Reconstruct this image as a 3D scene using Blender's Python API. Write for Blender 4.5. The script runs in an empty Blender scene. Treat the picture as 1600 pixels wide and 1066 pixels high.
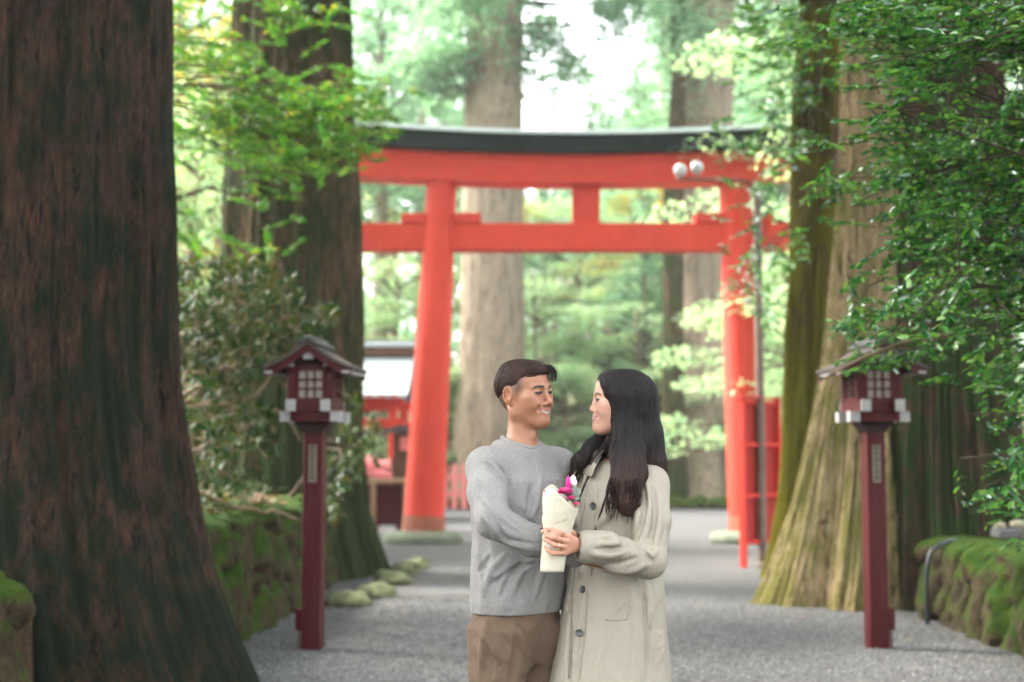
EXPO=3.2
import bpy, math, random
import numpy as np
from mathutils import Vector, Matrix
R = math.radians
RS = np.random.RandomState
SC = bpy.context.scene
COL = SC.collection
CAMZ = 1.407; PITCH = R(4.81); FPX = 2222.0

def ray(px, py):
    u = (px-800)/FPX; v = (533-py)/FPX
    d = np.array([u, math.cos(PITCH)-v*math.sin(PITCH), math.sin(PITCH)+v*math.cos(PITCH)])
    return d/d[1]
def W(px, py, Y):                       # world point seen at photo pixel (px,py), Y metres ahead
    d = ray(px, py)*Y
    return np.array([d[0], Y, CAMZ+d[2]])
def Zat(py, Y): return W(800, py, Y)[2]
def Xat(px, Y, py=720): return W(px, py, Y)[0]

# ---------------------------------------------------------------- objects
def tag(o, label=None, cat=None, group=None, kind=None):
    if label: o['label'] = label
    if cat: o['category'] = cat
    if group: o['group'] = group
    if kind: o['kind'] = kind
    return o
def link(name, me, mat=None, parent=None, loc=None):
    o = bpy.data.objects.new(name, me); COL.objects.link(o)
    if mat is not None and me is not None:
        for m in (mat if isinstance(mat, (list, tuple)) else [mat]): me.materials.append(m)
    if parent is not None: o.parent = parent
    if loc is not None: o.location = loc
    return o
def empty(name, loc=(0,0,0), rz=0.0):
    o = bpy.data.objects.new(name, None); COL.objects.link(o); o.location = loc; o.rotation_euler = (0,0,rz)
    o.empty_display_size = .2
    return o
def copy_tree(o, parent=None):
    c = o.copy(); COL.objects.link(c); c.parent = parent
    for ch in list(o.children): copy_tree(ch, c)
    return c

class MB:
    """collects polygons; build() links them as one mesh object"""
    def __init__(s): s.v=[]; s.f=[]; s.m=[]; s.n=0
    def add(s, V, F, mi=0):
        V = np.asarray(V, float).reshape(-1,3)
        s.v.append(V)
        for f in F: s.f.append([i+s.n for i in f]); s.m.append(mi)
        s.n += len(V)
        return s
    def box(s, c, d, rot=None, mi=0, bev=0.0):
        x,y,z = d[0]/2,d[1]/2,d[2]/2
        if bev<=0:
            V = np.array([[sx*x,sy*y,sz*z] for sz in (-1,1) for sy in (-1,1) for sx in (-1,1)])
            F = [(0,2,3,1),(4,5,7,6),(0,1,5,4),(2,6,7,3),(0,4,6,2),(1,3,7,5)]
        else:
            b=min(bev,x*.9,y*.9,z*.9); V=[]; F=[]
            ix={}
            for sx in (-1,1):
                for sy in (-1,1):
                    for sz in (-1,1):
                        ix[sx,sy,sz]=len(V)
                        V += [[sx*x,sy*(y-b),sz*(z-b)],[sx*(x-b),sy*y,sz*(z-b)],[sx*(x-b),sy*(y-b),sz*z]]
            def q(l,flip):
                F.append(tuple(l if not flip else l[::-1]))
            for a in range(3):
                o=[i for i in range(3) if i!=a]
                for sg in (-1,1):
                    l=[]
                    for p,r_ in ((-1,-1),(1,-1),(1,1),(-1,1)):
                        k=[0,0,0]; k[a]=sg; k[o[0]]=p; k[o[1]]=r_
                        l.append(ix[tuple(k)]+a)
                    q(l, (sg<0)!=(a==1))
            for a in range(3):          # bevels along axis a
                o=[i for i in range(3) if i!=a]
                for p in (-1,1):
                    for r_ in (-1,1):
                        k=[0,0,0];k[o[0]]=p;k[o[1]]=r_
                        k1=list(k);k1[a]=-1;k2=list(k);k2[a]=1
                        l=[ix[tuple(k1)]+o[0],ix[tuple(k2)]+o[0],ix[tuple(k2)]+o[1],ix[tuple(k1)]+o[1]]
                        q(l,(p*r_>0)!=(a==1))
            for k,i in ix.items():
                q([i,i+1,i+2], k[0]*k[1]*k[2]<0)
            V=np.array(V)
        if rot is not None: V = V@np.array(rot).T
        return s.add(V+np.array(c), F, mi)
    def tube(s, P, rad, n=8, mi=0, cap=True, sx=1.0, closed=False):
        P=np.asarray(P,float); m=len(P)
        rad=np.broadcast_to(np.asarray(rad,float),(m,))
        T=np.gradient(P,axis=0); T/=np.linalg.norm(T,axis=1)[:,None]+1e-9
        up=np.array([0,0,1.]) if abs(T[0][2])<.9 else np.array([0,1.,0])
        A=[];a=np.cross(T[0],up);a/=np.linalg.norm(a)
        for t in T:
            a=a-t*np.dot(a,t); a/=np.linalg.norm(a)+1e-9; A.append(a.copy())
        A=np.array(A); B=np.cross(T,A)
        th=np.linspace(0,2*math.pi,n,endpoint=False)
        V=P[:,None]+rad[:,None,None]*(A[:,None]*np.cos(th)[None,:,None]*sx+B[:,None]*np.sin(th)[None,:,None])
        F=[]
        for i in range(m-1):
            for j in range(n):
                k=(j+1)%n; F.append((i*n+j,i*n+k,(i+1)*n+k,(i+1)*n+j))
        if cap: F.append(tuple(range(n))[::-1]); F.append(tuple((m-1)*n+j for j in range(n)))
        return s.add(V.reshape(-1,3),F,mi)
    def lathe(s, prof, c=(0,0,0), n=32, mi=0):
        th=np.linspace(0,2*math.pi,n,endpoint=False); V=[]
        for r,z in prof: V+= [[r*math.cos(t)+c[0], r*math.sin(t)+c[1], z+c[2]] for t in th]
        F=[]
        for i in range(len(prof)-1):
            for j in range(n):
                k=(j+1)%n; F.append((i*n+j,i*n+k,(i+1)*n+k,(i+1)*n+j))
        F.append(tuple(range(n))[::-1]); F.append(tuple((len(prof)-1)*n+j for j in range(n)))
        return s.add(V,F,mi)
    def prism(s, pts, y0, y1, mi=0, axis='y'):
        """outline pts (a,b) extruded along an axis"""
        n=len(pts); V=[]
        for y in (y0,y1):
            for a,b in pts: V.append((a,y,b) if axis=='y' else (y,a,b) if axis=='x' else (a,b,y))
        F=[tuple(range(n)), tuple(range(n,2*n))[::-1]]
        for i in range(n):
            k=(i+1)%n; F.append((i,i+n,k+n,k))
        return s.add(V,F,mi)
    def build(s, name, mat, parent=None, smooth=False, loc=None):
        me=bpy.data.meshes.new(name)
        me.from_pydata(np.concatenate(s.v).tolist(),[],s.f)
        if len(set(s.m))>1: me.polygons.foreach_set('material_index', s.m)
        if smooth: me.polygons.foreach_set('use_smooth',[True]*len(me.polygons))
        me.update()
        if smooth=='auto':
            try: me.set_sharp_from_angle(angle=R(40))
            except Exception: pass
        return link(name, me, mat, parent, loc)

def fast_mesh(name, V, F, smooth=True, attrs=None, colors=None):
    """V (n,3), F (m,k) with k = 3 or 4"""
    me=bpy.data.meshes.new(name); V=np.ascontiguousarray(V,np.float32); F=np.ascontiguousarray(F,np.int32)
    m,k=F.shape
    me.vertices.add(len(V)); me.vertices.foreach_set('co',V.ravel())
    me.loops.add(m*k); me.loops.foreach_set('vertex_index',F.ravel())
    me.polygons.add(m); me.polygons.foreach_set('loop_start',np.arange(0,m*k,k,dtype=np.int32))
    me.polygons.foreach_set('use_smooth',np.full(m,bool(smooth)))
    me.update(calc_edges=True)
    for an,(dom,val) in (attrs or {}).items():
        a=me.attributes.new(an,'FLOAT',dom); a.data.foreach_set('value',np.ascontiguousarray(val,np.float32))
    for an,val in (colors or {}).items():
        a=me.attributes.new(an,'FLOAT_COLOR','POINT'); a.data.foreach_set('color',np.ascontiguousarray(val,np.float32).ravel())
    return me

# ---------------------------------------------------------------- noise
def _h(ix,iy,iz,seed):
    n=(ix*374761393+iy*668265263+iz*2147483647+seed*1274126177)&0xffffffff
    n=((n^(n>>13))*1274126177)&0xffffffff
    n=((n^(n>>16))*2246822519)&0xffffffff
    return ((n^(n>>15))&0xffffff)/float(0xffffff)
def vn(P, seed=0):
    """value noise in [-1,1], P (...,3)"""
    P=np.asarray(P,float); I=np.floor(P).astype(np.int64); f=P-I; f=f*f*(3-2*f)
    x,y,z=I[...,0],I[...,1],I[...,2]; r=0
    for dx in (0,1):
        wx=f[...,0] if dx else 1-f[...,0]
        for dy in (0,1):
            wy=f[...,1] if dy else 1-f[...,1]
            for dz in (0,1):
                wz=f[...,2] if dz else 1-f[...,2]
                r=r+wx*wy*wz*_h(x+dx,y+dy,z+dz,seed)
    return r*2-1
def fbm(P, seed=0, oc=3):
    P=np.asarray(P,float); s=0; a=1; t=0
    for i in range(oc): s=s+a*vn(P*(2**i)+17.3*i,seed+i); t+=a; a*=.5
    return s/t

# ---------------------------------------------------------------- materials
class NT:
    def __init__(s,name):
        s.m=bpy.data.materials.new(name); s.m.use_nodes=True; s.t=s.m.node_tree; s.t.nodes.clear()
        s.out=s.n('ShaderNodeOutputMaterial')
    def n(s,ty,**k):
        nd=s.t.nodes.new(ty)
        for a,b in k.items():
            if a.startswith('i_'):
                key=a[2:]; key=int(key) if key.isdigit() else key.replace('_',' ')
                s.set(nd,key,b)
            else: setattr(nd,a,b)
        return nd
    def set(s,nd,key,b):
        if isinstance(b,bpy.types.NodeSocket): s.t.links.new(b,nd.inputs[key])
        else:
            if isinstance(b,tuple) and len(b)==3 and nd.inputs[key].type=='RGBA': b=b+(1,)
            nd.inputs[key].default_value=b
    def coord(s,scale=(1,1,1),kind='Object'):
        t=s.n('ShaderNodeTexCoord'); m=s.n('ShaderNodeMapping'); s.t.links.new(t.outputs[kind],m.inputs[0])
        m.inputs['Scale'].default_value=scale; return m.outputs[0]
    def noise(s,vec,scale,detail=4,rough=.55,dist=0):
        nd=s.n('ShaderNodeTexNoise'); s.t.links.new(vec,nd.inputs['Vector']); nd.inputs['Scale'].default_value=scale
        nd.inputs['Detail'].default_value=detail; nd.inputs['Roughness'].default_value=rough; nd.inputs['Distortion'].default_value=dist
        return nd.outputs['Fac']
    def ramp(s,fac,stops,interp='LINEAR'):
        nd=s.n('ShaderNodeValToRGB'); s.t.links.new(fac,nd.inputs[0]); cr=nd.color_ramp; cr.interpolation=interp
        while len(cr.elements)<len(stops): cr.elements.new(.5)
        for e,(p,c) in zip(cr.elements,stops):
            e.position=p; e.color=(c,c,c,1) if not isinstance(c,tuple) else (c+(1,) if len(c)==3 else c)
        return nd.outputs[0]
    def mix(s,f,a,b,mode='MIX'):
        nd=s.n('ShaderNodeMix',data_type='RGBA',blend_type=mode)
        for key,v in ((0,f),(6,a),(7,b)): s.set(nd,key,v)
        return nd.outputs[2]
    def math(s,op,a,b=0.0,clamp=False):
        nd=s.n('ShaderNodeMath',operation=op,use_clamp=clamp); s.set(nd,0,a); s.set(nd,1,b); return nd.outputs[0]
    def bump(s,h,strength=.5,dist=.02,normal=None):
        nd=s.n('ShaderNodeBump'); s.set(nd,'Height',h); s.set(nd,'Strength',strength); s.set(nd,'Distance',dist)
        if normal is not None: s.set(nd,'Normal',normal)
        return nd.outputs[0]
    def attr(s,name,out='Fac'):
        nd=s.n('ShaderNodeAttribute',attribute_name=name); return nd.outputs[out]
    def pbsdf(s,color,rough=.7,spec=.5,normal=None,**k):
        nd=s.n('ShaderNodeBsdfPrincipled'); s.set(nd,'Base Color',color); s.set(nd,'Roughness',rough); s.set(nd,'Specular IOR Level',spec)
        if normal is not None: s.set(nd,'Normal',normal)
        for a,b in k.items(): s.set(nd,a.replace('_',' '),b)
        return nd.outputs[0]
    def done(s,sh,disp=None):
        s.t.links.new(sh,s.out.inputs[0]); return s.m

def simple(name,color,rough=.6,spec=.4,var=.12,scale=6,bump=.15,bd=.004,bscale=60,stretch=(1,1,1)):
    t=NT(name); v=t.coord(stretch)
    n=t.noise(v,scale,5); c=t.mix(t.ramp(n,[(.3,0.0),(.7,1.0)]),tuple(x*(1-var) for x in color),tuple(min(1,x*(1+var)) for x in color))
    b=t.bump(t.noise(v,bscale,4),bump,bd)
    return t.done(t.pbsdf(c,rough,spec,b))

def bark(name, c1, c2, crack, moss, moss_lo=.45, moss_hi=.6, low=2.2, lowamt=.25, band=22):
    """vertically fibrous bark, moss thicker near the ground; object space is metres"""
    t=NT(name); v=t.coord((1,1,.13)); v2=t.coord((1,1,.42)); v3=t.coord((1,1,1))
    strip=t.noise(v,band,5,.72,.25); fine=t.noise(t.coord((1,1,.22)),band*3.0,5,.7); patch=t.noise(v2,1.9,5,.62,.3)
    c=t.mix(t.ramp(strip,[(.40,0.),(.62,1.)]),c2,c1); c=t.mix(t.ramp(t.noise(v2,4.,4,.6),[(.40,.0),(.62,.75)]),c,c2)
    c=t.mix(t.ramp(patch,[(.35,0.),(.7,.7)]),c,tuple(x*.62 for x in c1))
    c=t.mix(t.ramp(fine,[(.52,0.),(.66,.45)]),c,tuple(min(1,x*1.7) for x in c1)); c=t.mix(t.ramp(t.math('ADD',t.math('MULTIPLY',strip,.7),t.math('MULTIPLY',fine,.3)),[(.41,1.),(.46,0.)]),c,crack)
    sep=t.n('ShaderNodeSeparateXYZ'); t.t.links.new(v3,sep.inputs[0])
    hz=t.n('ShaderNodeMapRange'); t.set(hz,0,sep.outputs[2]); t.set(hz,1,0.); t.set(hz,2,low); t.set(hz,3,lowamt); t.set(hz,4,0.)
    mo=t.math('ADD',t.math('ADD',t.math('MULTIPLY',patch,.5),t.math('MULTIPLY',t.noise(v2,7.5,6,.72),.5)),hz.outputs[0])
    mf=t.ramp(mo,[(moss_lo,0.),(moss_hi,1.)])
    mc=t.mix(t.noise(v3,26,4),tuple(x*.5 for x in moss),tuple(x*1.35 for x in moss))
    c=t.mix(mf,c,mc)
    h=t.math('ADD',t.math('MULTIPLY',strip,1.2),t.math('ADD',t.math('MULTIPLY',fine,.6),t.math('MULTIPLY',t.math('MULTIPLY',t.noise(v3,60,4,.7),mf),.5)))
    return t.done(t.pbsdf(c,.88,.25,t.bump(h,1.,.11)))

def leafmat(name, cols, rough=.45, trans=.4, spec=.5, tcol=None, coat=0.0):
    """cols: dark..light leaf colours picked per leaf by attribute rnd"""
    t=NT(name); r=t.attr('rnd')
    st=[(i/(len(cols)-1),c) for i,c in enumerate(cols)]
    c=t.ramp(r,st)
    p=t.pbsdf(c,rough,spec,Coat_Weight=coat,Coat_Roughness=.12)
    tr=t.n('ShaderNodeBsdfTranslucent'); tc=t.mix(1.0,c,tcol or (1.5,1.45,.6),'MULTIPLY'); t.set(tr,'Color',tc)
    mx=t.n('ShaderNodeMixShader'); t.set(mx,0,trans); t.t.links.new(p,mx.inputs[1]); t.t.links.new(tr.outputs[0],mx.inputs[2])
    return t.done(mx.outputs[0])

# ---------------------------------------------------------------- leaves
def frames(D, N):
    D=D/(np.linalg.norm(D,axis=1)[:,None]+1e-9)
    N=N-D*np.sum(D*N,axis=1)[:,None]; N/=np.linalg.norm(N,axis=1)[:,None]+1e-9
    return D,N,np.cross(D,N)
SH_DIAM=(np.array([[0,0,0],[.5,.24,.04],[1,0,0],[.5,-.24,.04]]),[(0,2,1),(0,3,2)])
SH_OVAL=(np.array([[0,0,0],[.3,.19,.05],[.7,.17,.03],[1,0,-.08],[.7,-.17,.03],[.3,-.19,.05],[.33,0,0],[.7,0,-.02]]),
         [(0,6,1),(1,6,7),(1,7,2),(2,7,3),(3,7,4),(4,7,6),(4,6,5),(5,6,0)])
SH_LONG=(np.array([[0,0,0],[.35,.11,.02],[.7,.13,0],[1,0,-.1],[.7,-.13,0],[.35,-.11,.02],[.35,0,-.01],[.7,0,-.03]]),SH_OVAL[1])
_st=[];_sf=[]
for _a,_l in ((-1.15,.75),(0,1.0),(1.15,.75)):
    _b=len(_st); _c,_s=math.cos(_a),math.sin(_a)
    for _x,_y in ((0,0),(.5*_l,.15*_l),(_l,0),(.5*_l,-.15*_l)): _st.append([_x*_c-_y*_s,_x*_s+_y*_c,0])
    _sf+=[(_b,_b+2,_b+1),(_b,_b+3,_b+2)]
SH_STAR=(np.array(_st),_sf)
def leaves(name, P, D, N, S, shape, rs, smooth=False, width=1.0):
    T,F=shape; D,N,B=frames(D,N); n=len(P); S=np.broadcast_to(S,(n,))
    V=P[:,None]+S[:,None,None]*(D[:,None]*T[None,:,0:1]+B[:,None]*T[None,:,1:2]*width+N[:,None]*T[None,:,2:3])
    k=len(T); FF=(np.array(F)[None]+np.arange(n)[:,None,None]*k).reshape(-1,3)
    rnd=np.repeat(rs.rand(n),k)
    return fast_mesh(name,V.reshape(-1,3),FF,smooth,{'rnd':('POINT',rnd)})
def rvec(rs,n):
    v=rs.normal(size=(n,3)); return v/np.linalg.norm(v,axis=1)[:,None]
# ================================================================ materials
M={}
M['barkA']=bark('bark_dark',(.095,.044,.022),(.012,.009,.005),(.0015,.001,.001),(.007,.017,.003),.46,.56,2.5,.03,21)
M['barkB']=bark('bark_brown',(.20,.115,.055),(.055,.036,.017),(.005,.004,.002),(.035,.052,.007),.44,.56,3.5,.12,19)
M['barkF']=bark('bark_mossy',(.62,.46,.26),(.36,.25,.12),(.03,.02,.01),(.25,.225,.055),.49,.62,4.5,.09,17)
M['barkG']=bark('bark_shaded',(.11,.055,.028),(.035,.022,.012),(.004,.003,.002),(.028,.060,.007),.45,.56,3.5,.05,17)  # shadow side of the flared trunk put into a darker bark colour
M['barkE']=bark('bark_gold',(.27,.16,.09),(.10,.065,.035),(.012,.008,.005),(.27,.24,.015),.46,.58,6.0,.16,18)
M['barkC']=bark('bark_pale',(.38,.30,.21),(.26,.20,.14),(.08,.06,.04),(.22,.23,.06),.60,.78,3.0,.12,10)
M['twig']=simple('twig_bark',(.055,.038,.024),.85,.2,.3,8,.4,.004,50,(1,1,.4))
M['twigp']=simple('twig_pale',(.17,.12,.075),.8,.2,.3,8,.4,.004,50)
M['maple']=leafmat('maple_leaf',[(.022,.095,.018),(.035,.145,.022),(.055,.19,.028),(.10,.25,.035),(.26,.24,.04)],.5,.5)
M['ever']=leafmat('evergreen_leaf',[(.010,.058,.014),(.020,.105,.024),(.042,.165,.032),(.09,.25,.045),(.18,.34,.06)],.22,.40,.9,None,.6)
M['rhodo']=leafmat('rhododendron_leaf',[(.007,.028,.008),(.014,.044,.012),(.026,.060,.014),(.048,.066,.016),(.08,.055,.018)],.5,.25,.2)
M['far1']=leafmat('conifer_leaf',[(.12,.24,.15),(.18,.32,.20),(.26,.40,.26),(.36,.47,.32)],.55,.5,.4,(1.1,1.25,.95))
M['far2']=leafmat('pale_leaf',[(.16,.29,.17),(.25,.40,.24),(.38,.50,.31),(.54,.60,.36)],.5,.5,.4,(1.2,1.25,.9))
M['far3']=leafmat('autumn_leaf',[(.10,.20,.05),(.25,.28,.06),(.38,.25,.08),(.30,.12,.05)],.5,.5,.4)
M['pink']=leafmat('pink_blossom',[(.55,.10,.18),(.70,.25,.30),(.75,.50,.50),(.20,.28,.10)],.6,.4,.3,(1.1,.8,.8))

def soil():
    t=NT('forest_soil'); v=t.coord()
    n=t.noise(v,2.2,6,.6); n2=t.noise(v,14,5,.6); n3=t.noise(v,70,3)
    c=t.mix(t.ramp(n2,[(.3,0.),(.7,1.)]),(.03,.018,.011),(.09,.052,.03))
    c=t.mix(t.ramp(n,[(.47,0.),(.58,1.)]),c,t.mix(n3,(.018,.045,.006),(.05,.10,.012)))
    return t.done(t.pbsdf(c,.95,.1,t.bump(t.math('ADD',n2,t.math('MULTIPLY',n3,.5)),1.,.05)))
M['soil']=soil()
def gravel():
    t=NT('gravel'); v=t.coord()
    vo=t.n('ShaderNodeTexVoronoi',feature='F1'); t.t.links.new(v,vo.inputs['Vector']); vo.inputs['Scale'].default_value=58
    vb=t.n('ShaderNodeTexVoronoi',feature='F1'); t.t.links.new(v,vb.inputs['Vector']); vb.inputs['Scale'].default_value=27
    cell=t.n('ShaderNodeSeparateColor'); t.t.links.new(vo.outputs['Color'],cell.inputs[0])
    n=t.noise(v,.9,5,.6); n2=t.noise(v,5,4)
    c=t.ramp(cell.outputs[0],[(0.,(.065,.064,.061)),(.5,(.135,.133,.128)),(1.,(.235,.232,.224))])
    c=t.mix(t.ramp(vo.outputs['Distance'],[(.25,0.),(.62,.75)]),c,(.06,.06,.065))
    c=t.mix(t.ramp(n,[(.42,0.),(.62,.5)]),c,(.085,.082,.08))
    c=t.mix(t.ramp(n2,[(.55,0.),(.8,.25)]),c,(.17,.14,.11))
    h=t.math('SUBTRACT',t.math('MULTIPLY',n2,.6),t.math('ADD',vo.outputs['Distance'],t.math('MULTIPLY',vb.outputs['Distance'],.6)))
    return t.done(t.pbsdf(c,.85,.3,t.bump(h,1.,.02)))
M['gravel']=gravel()
def mosswall():
    t=NT('mossy_stone'); v=t.coord((1,1,.8))
    n=t.noise(v,2.0,6,.62,.3); n2=t.noise(v,11,5,.6); n3=t.noise(v,75,3,.7)
    st=t.mix(t.ramp(n2,[(.3,0.),(.7,1.)]),(.020,.014,.008),(.085,.065,.035))
    g=t.n('ShaderNodeNewGeometry'); sep=t.n('ShaderNodeSeparateXYZ'); t.t.links.new(g.outputs['Normal'],sep.inputs[0])
    up=t.math('MULTIPLY',sep.outputs[2],.28)
    f=t.ramp(t.math('ADD',t.math('ADD',t.math('MULTIPLY',n,.7),t.math('MULTIPLY',n2,.3)),up),[(.50,0.),(.64,1.)])
    mo=t.mix(n3,(.008,.024,.003),(.036,.085,.007)); mo=t.mix(t.ramp(n2,[(.45,0.),(.7,.6)]),mo,(.070,.075,.012))
    c=t.mix(f,st,mo)
    return t.done(t.pbsdf(c,.95,.12,t.bump(t.math('ADD',n2,t.math('MULTIPLY',n3,.7)),.9,.03)))
M['mosswall']=mosswall()
M['stone']=simple('pale_stone',(.15,.17,.12),.85,.3,.25,5,.5,.01,40)
def redpaint(name,c,fade=.0):
    t=NT(name); v=t.coord(); n=t.noise(v,2.3,5,.6); n2=t.noise(t.coord((1,1,.12)),16,4)
    k=t.mix(t.ramp(n,[(.3,0.),(.7,1.)]),tuple(x*.86 for x in c),c)
    k=t.mix(t.ramp(n2,[(.5,0.),(.8,.25)]),k,tuple(min(1,x*1.1+.05) for x in c))
    return t.done(t.pbsdf(k,.55,.22,t.bump(t.math('ADD',n,t.math('MULTIPLY',n2,.4)),.15,.01)))
M['vermilion']=redpaint('vermilion_paint',(.66,.055,.032))
M['boardred']=redpaint('board_red_paint',(.60,.035,.022))
M['boardp']=redpaint('board_panel_paint',(.36,.022,.014)); M['maroon']=redpaint('maroon_paint',(.058,.003,.004))
M['maroond']=simple('maroon_dark',(.022,.004,.005),.7,.3)
M['whitep']=simple('white_end_paint',(.30,.29,.275),.6,.4,.05)
M['paper']=simple('lantern_paper',(.27,.24,.20),.8,.2,.08)
M['roofd']=simple('dark_roof',(.05,.048,.045),.6,.4,.3,4,.4,.01,30)
M['roofb']=simple('bark_shingle',(.060,.046,.038),.8,.3,.35,5,.6,.008,40,(.3,3,1))
M['black']=simple('blackened_copper',(.014,.019,.018),.75,.15,.4,3,.2)
M['copper']=simple('pale_copper_top',(.75,.80,.82),.4,.5,.1)
M['slate']=simple('slate_roof',(.36,.40,.42),.42,.5,.12,3,.3,.01,12)
M['wood']=simple('weathered_wood',(.24,.15,.085),.75,.3,.3,5,.4,.005,50,(1,1,.2))
M['woodd']=simple('dark_wood',(.075,.035,.022),.7,.3,.3,5,.3,.005,50)
M['iron']=simple('painted_iron',(.13,.085,.06),.55,.5,.35,5,.3,.003)
M['lampg']=simple('lamp_glass',(.62,.64,.64),.12,.7,.05)
M['fence']=redpaint('faded_pink_paint',(.66,.20,.19))
M['hose']=simple('grey_plastic_pipe',(.018,.021,.022),.42,.5,.15)
M['plaq']=simple('brass_plaque',(.16,.13,.09),.55,.5,.15)
M['ink']=simple('engraved_ink',(.03,.022,.018),.7,.3)
M['leafy']=simple('yellow_fallen_leaf',(.75,.45,.03),.6,.3)
M['leafb']=simple('brown_fallen_leaf',(.16,.07,.035),.7,.3)
M['greyblk']=simple('grey_block',(.11,.11,.105),.85,.2,.2)
M['cream']=simple('cream_rock',(.30,.27,.19),.85,.2,.25)

M['kerb']=simple('mossy_kerb',(.12,.13,.065),.9,.2,.45,5,.6,.02,30)
# ================================================================ ground
def grid_sheet(name,xs,ys,hf,mat,kind='structure',smooth=True):
    X,Y=np.meshgrid(xs,ys,indexing='ij'); Z=hf(X,Y); V=np.stack([X,Y,Z],-1).reshape(-1,3); a,b=X.shape
    i=np.arange(a-1)[:,None]*b+np.arange(b-1)[None]; F=np.stack([i,i+b,i+b+1,i+1],-1).reshape(-1,4)
    o=link(name,fast_mesh(name,V,F,smooth),mat); tag(o,kind=kind); return o
def n2d(X,Y,s,seed,oc=3): return fbm(np.stack([X*s,Y*s,X*0],-1),seed,oc)
grid_sheet('gravel_path',np.concatenate([[-160,-60,-20],np.linspace(-8,10,60),[25,60,160]]),
   np.concatenate([[-11,-5],np.linspace(2,45,120),[60,120,165]]),lambda X,Y:n2d(X,Y,.6,3)*.018,M['gravel'])
# raised soil behind both walls and the forest floor rising behind the torii
sm=lambda t:np.clip(t,0,1)**2*(3-2*np.clip(t,0,1))
def hl(X,Y):
    ed=-2.35-.30*sm((8.9-Y)/.8); d=ed-X; top=np.where(Y<17,1.0-.30*sm((9.2-Y)/.8),1.0-sm((Y-17)/3)*1.15)
    return top-.03+sm((d-.3)/5)*.9*(top>0)+n2d(X,Y,1.2,5)*.10*sm((d)/.6+.2)-sm((-d)/.12)*1.2
grid_sheet('soil_bank',np.concatenate([[-60,-25,-14],np.linspace(-9,-2.22,60)]),np.concatenate([[-5,1],np.linspace(2.5,21,130)]),hl,M['soil'])
def hr(X,Y):
    d=X-4.0; top=np.where(Y<13.2,.68,.68-sm((Y-13.2)/.8)*.8)
    return top-.02+sm((d-.2)/4)*.5+n2d(X,Y,1.3,8)*.07*sm(d/.6+.2)-sm((-d)/.12)*1.2
grid_sheet('soil_bank',np.concatenate([np.linspace(3.86,9,50),[14,25,60]]),np.concatenate([[-5,1],np.linspace(3,14.2,100)]),hr,M['soil'])
def hf(X,Y):
    e=42.5+n2d(X,Y*0,.25,4)*.8
    return sm((Y-e)/1.2)*.45+np.maximum(Y-e-1,0)*.10+n2d(X,Y,.35,9)*.35*sm((Y-e)/3)-.10+.0*X
grid_sheet('forest_floor',np.concatenate([[-160,-90],np.linspace(-45,45,90),[90,160]]),np.concatenate([np.linspace(41.5,90,80),[120,150,165]]),hf,M['soil'])

# ================================================================ stone walls
def stone_wall(name,label,y0,y1,x,h,side,seed,endcap=None):
    """mossy dry stone wall along +Y at X=x; side=+1 the face looks to +X"""
    L=y1-y0; ny=int(L/.03); nz=int(h/.03)+1; rs=RS(seed)
    top=.42
    s=np.linspace(0,1,ny); 
    t=np.linspace(0,h+top,nz+int(top/.04))
    S,T=np.meshgrid(s*L+y0,t,indexing='ij')
    # stones: voronoi cells in (y,t)
    K=int(L*h*11); C=np.stack([rs.rand(K)*L+y0,rs.rand(K)*(h+.1)],1)
    P=np.stack([S,T*1.25],-1).reshape(-1,2); d1=np.full(len(P),9.);d2=d1.copy(); id1=np.zeros(len(P),int)
    for k in range(K):
        d=np.hypot(P[:,0]-C[k,0],(P[:,1]-C[k,1]*1.25)*.62); m=d<d1
        d2=np.where(m,d1,np.minimum(d2,d)); d1=np.where(m,d,d1); id1=np.where(m,k,id1)
    e=np.clip((d2-d1)/.13,0,1).reshape(S.shape); pr=(rs.rand(K)*.10)[id1].reshape(S.shape)
    blob=(np.sqrt(1-(1-e)**2)*.13+pr)*np.clip((h-T)/.10+.5,0.,1)
    onface=T<=h
    face=np.where(onface,T,h); dep=np.where(onface,0,T-h)
    nn=fbm(np.stack([S*3,T*3,S*0],-1),seed,4)*.05; nf=fbm(np.stack([S*12,T*9,S*0],-1),seed+5,4)*.040
    rnd=.10*(1-np.sqrt(np.clip(1-(np.clip((T-h+.10)/.10,0,1))**2,0,1)))*onface
    X=x+side*(blob+nn+nf-np.where(onface,.09*T/h,.09)-rnd)-side*dep
    Z=np.where(onface,face,h+nn*.5+nf)+ (n2d(S,T*0,1.1,seed)*.05)*np.clip(T/h,0,1)-np.where(onface,0,.0)
    V=np.stack([X,S,Z],-1).reshape(-1,3); a,b=S.shape
    i=np.arange(a-1)[:,None]*b+np.arange(b-1)[None]; F=np.stack([i,i+b,i+b+1,i+1],-1).reshape(-1,4)
    if side<0: F=F[:,::-1]
    V=[V];F=[F]
    # end faces (far end and near end)
    for j,flip in ((0,side<0),(a-1,side>0)):
        base=np.stack([X[j],S[j],Z[j]],-1); back=base.copy(); back[:,0]=x-side*.55; back[:,2]=np.minimum(back[:,2],h)
        off=sum(len(q) for q in V); V+= [np.concatenate([base,back])]
        k=np.arange(b-1)+off; q=np.stack([k,k+1,k+1+b,k+b],-1); F.append(q if not flip else q[:,::-1])
    o=link(name,fast_mesh(name,np.concatenate(V),np.concatenate(F)),M['mosswall'])
    return tag(o,label,'stone wall','mossy stone walls along the path')
stone_wall('stone_wall','dark mossy stone wall behind the left red lantern, left side of path',9.9,17.0,-2.22,.98,1,11)
stone_wall('stone_wall','shaded stone wall at the bottom left corner, before the nearest trunk',3.2,7.35,-2.57,.84,1,23)
stone_wall('stone_wall','bright green mossy stone wall with a pipe over it, right side of path',5.0,13.25,3.82,.70,-1,37)

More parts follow.
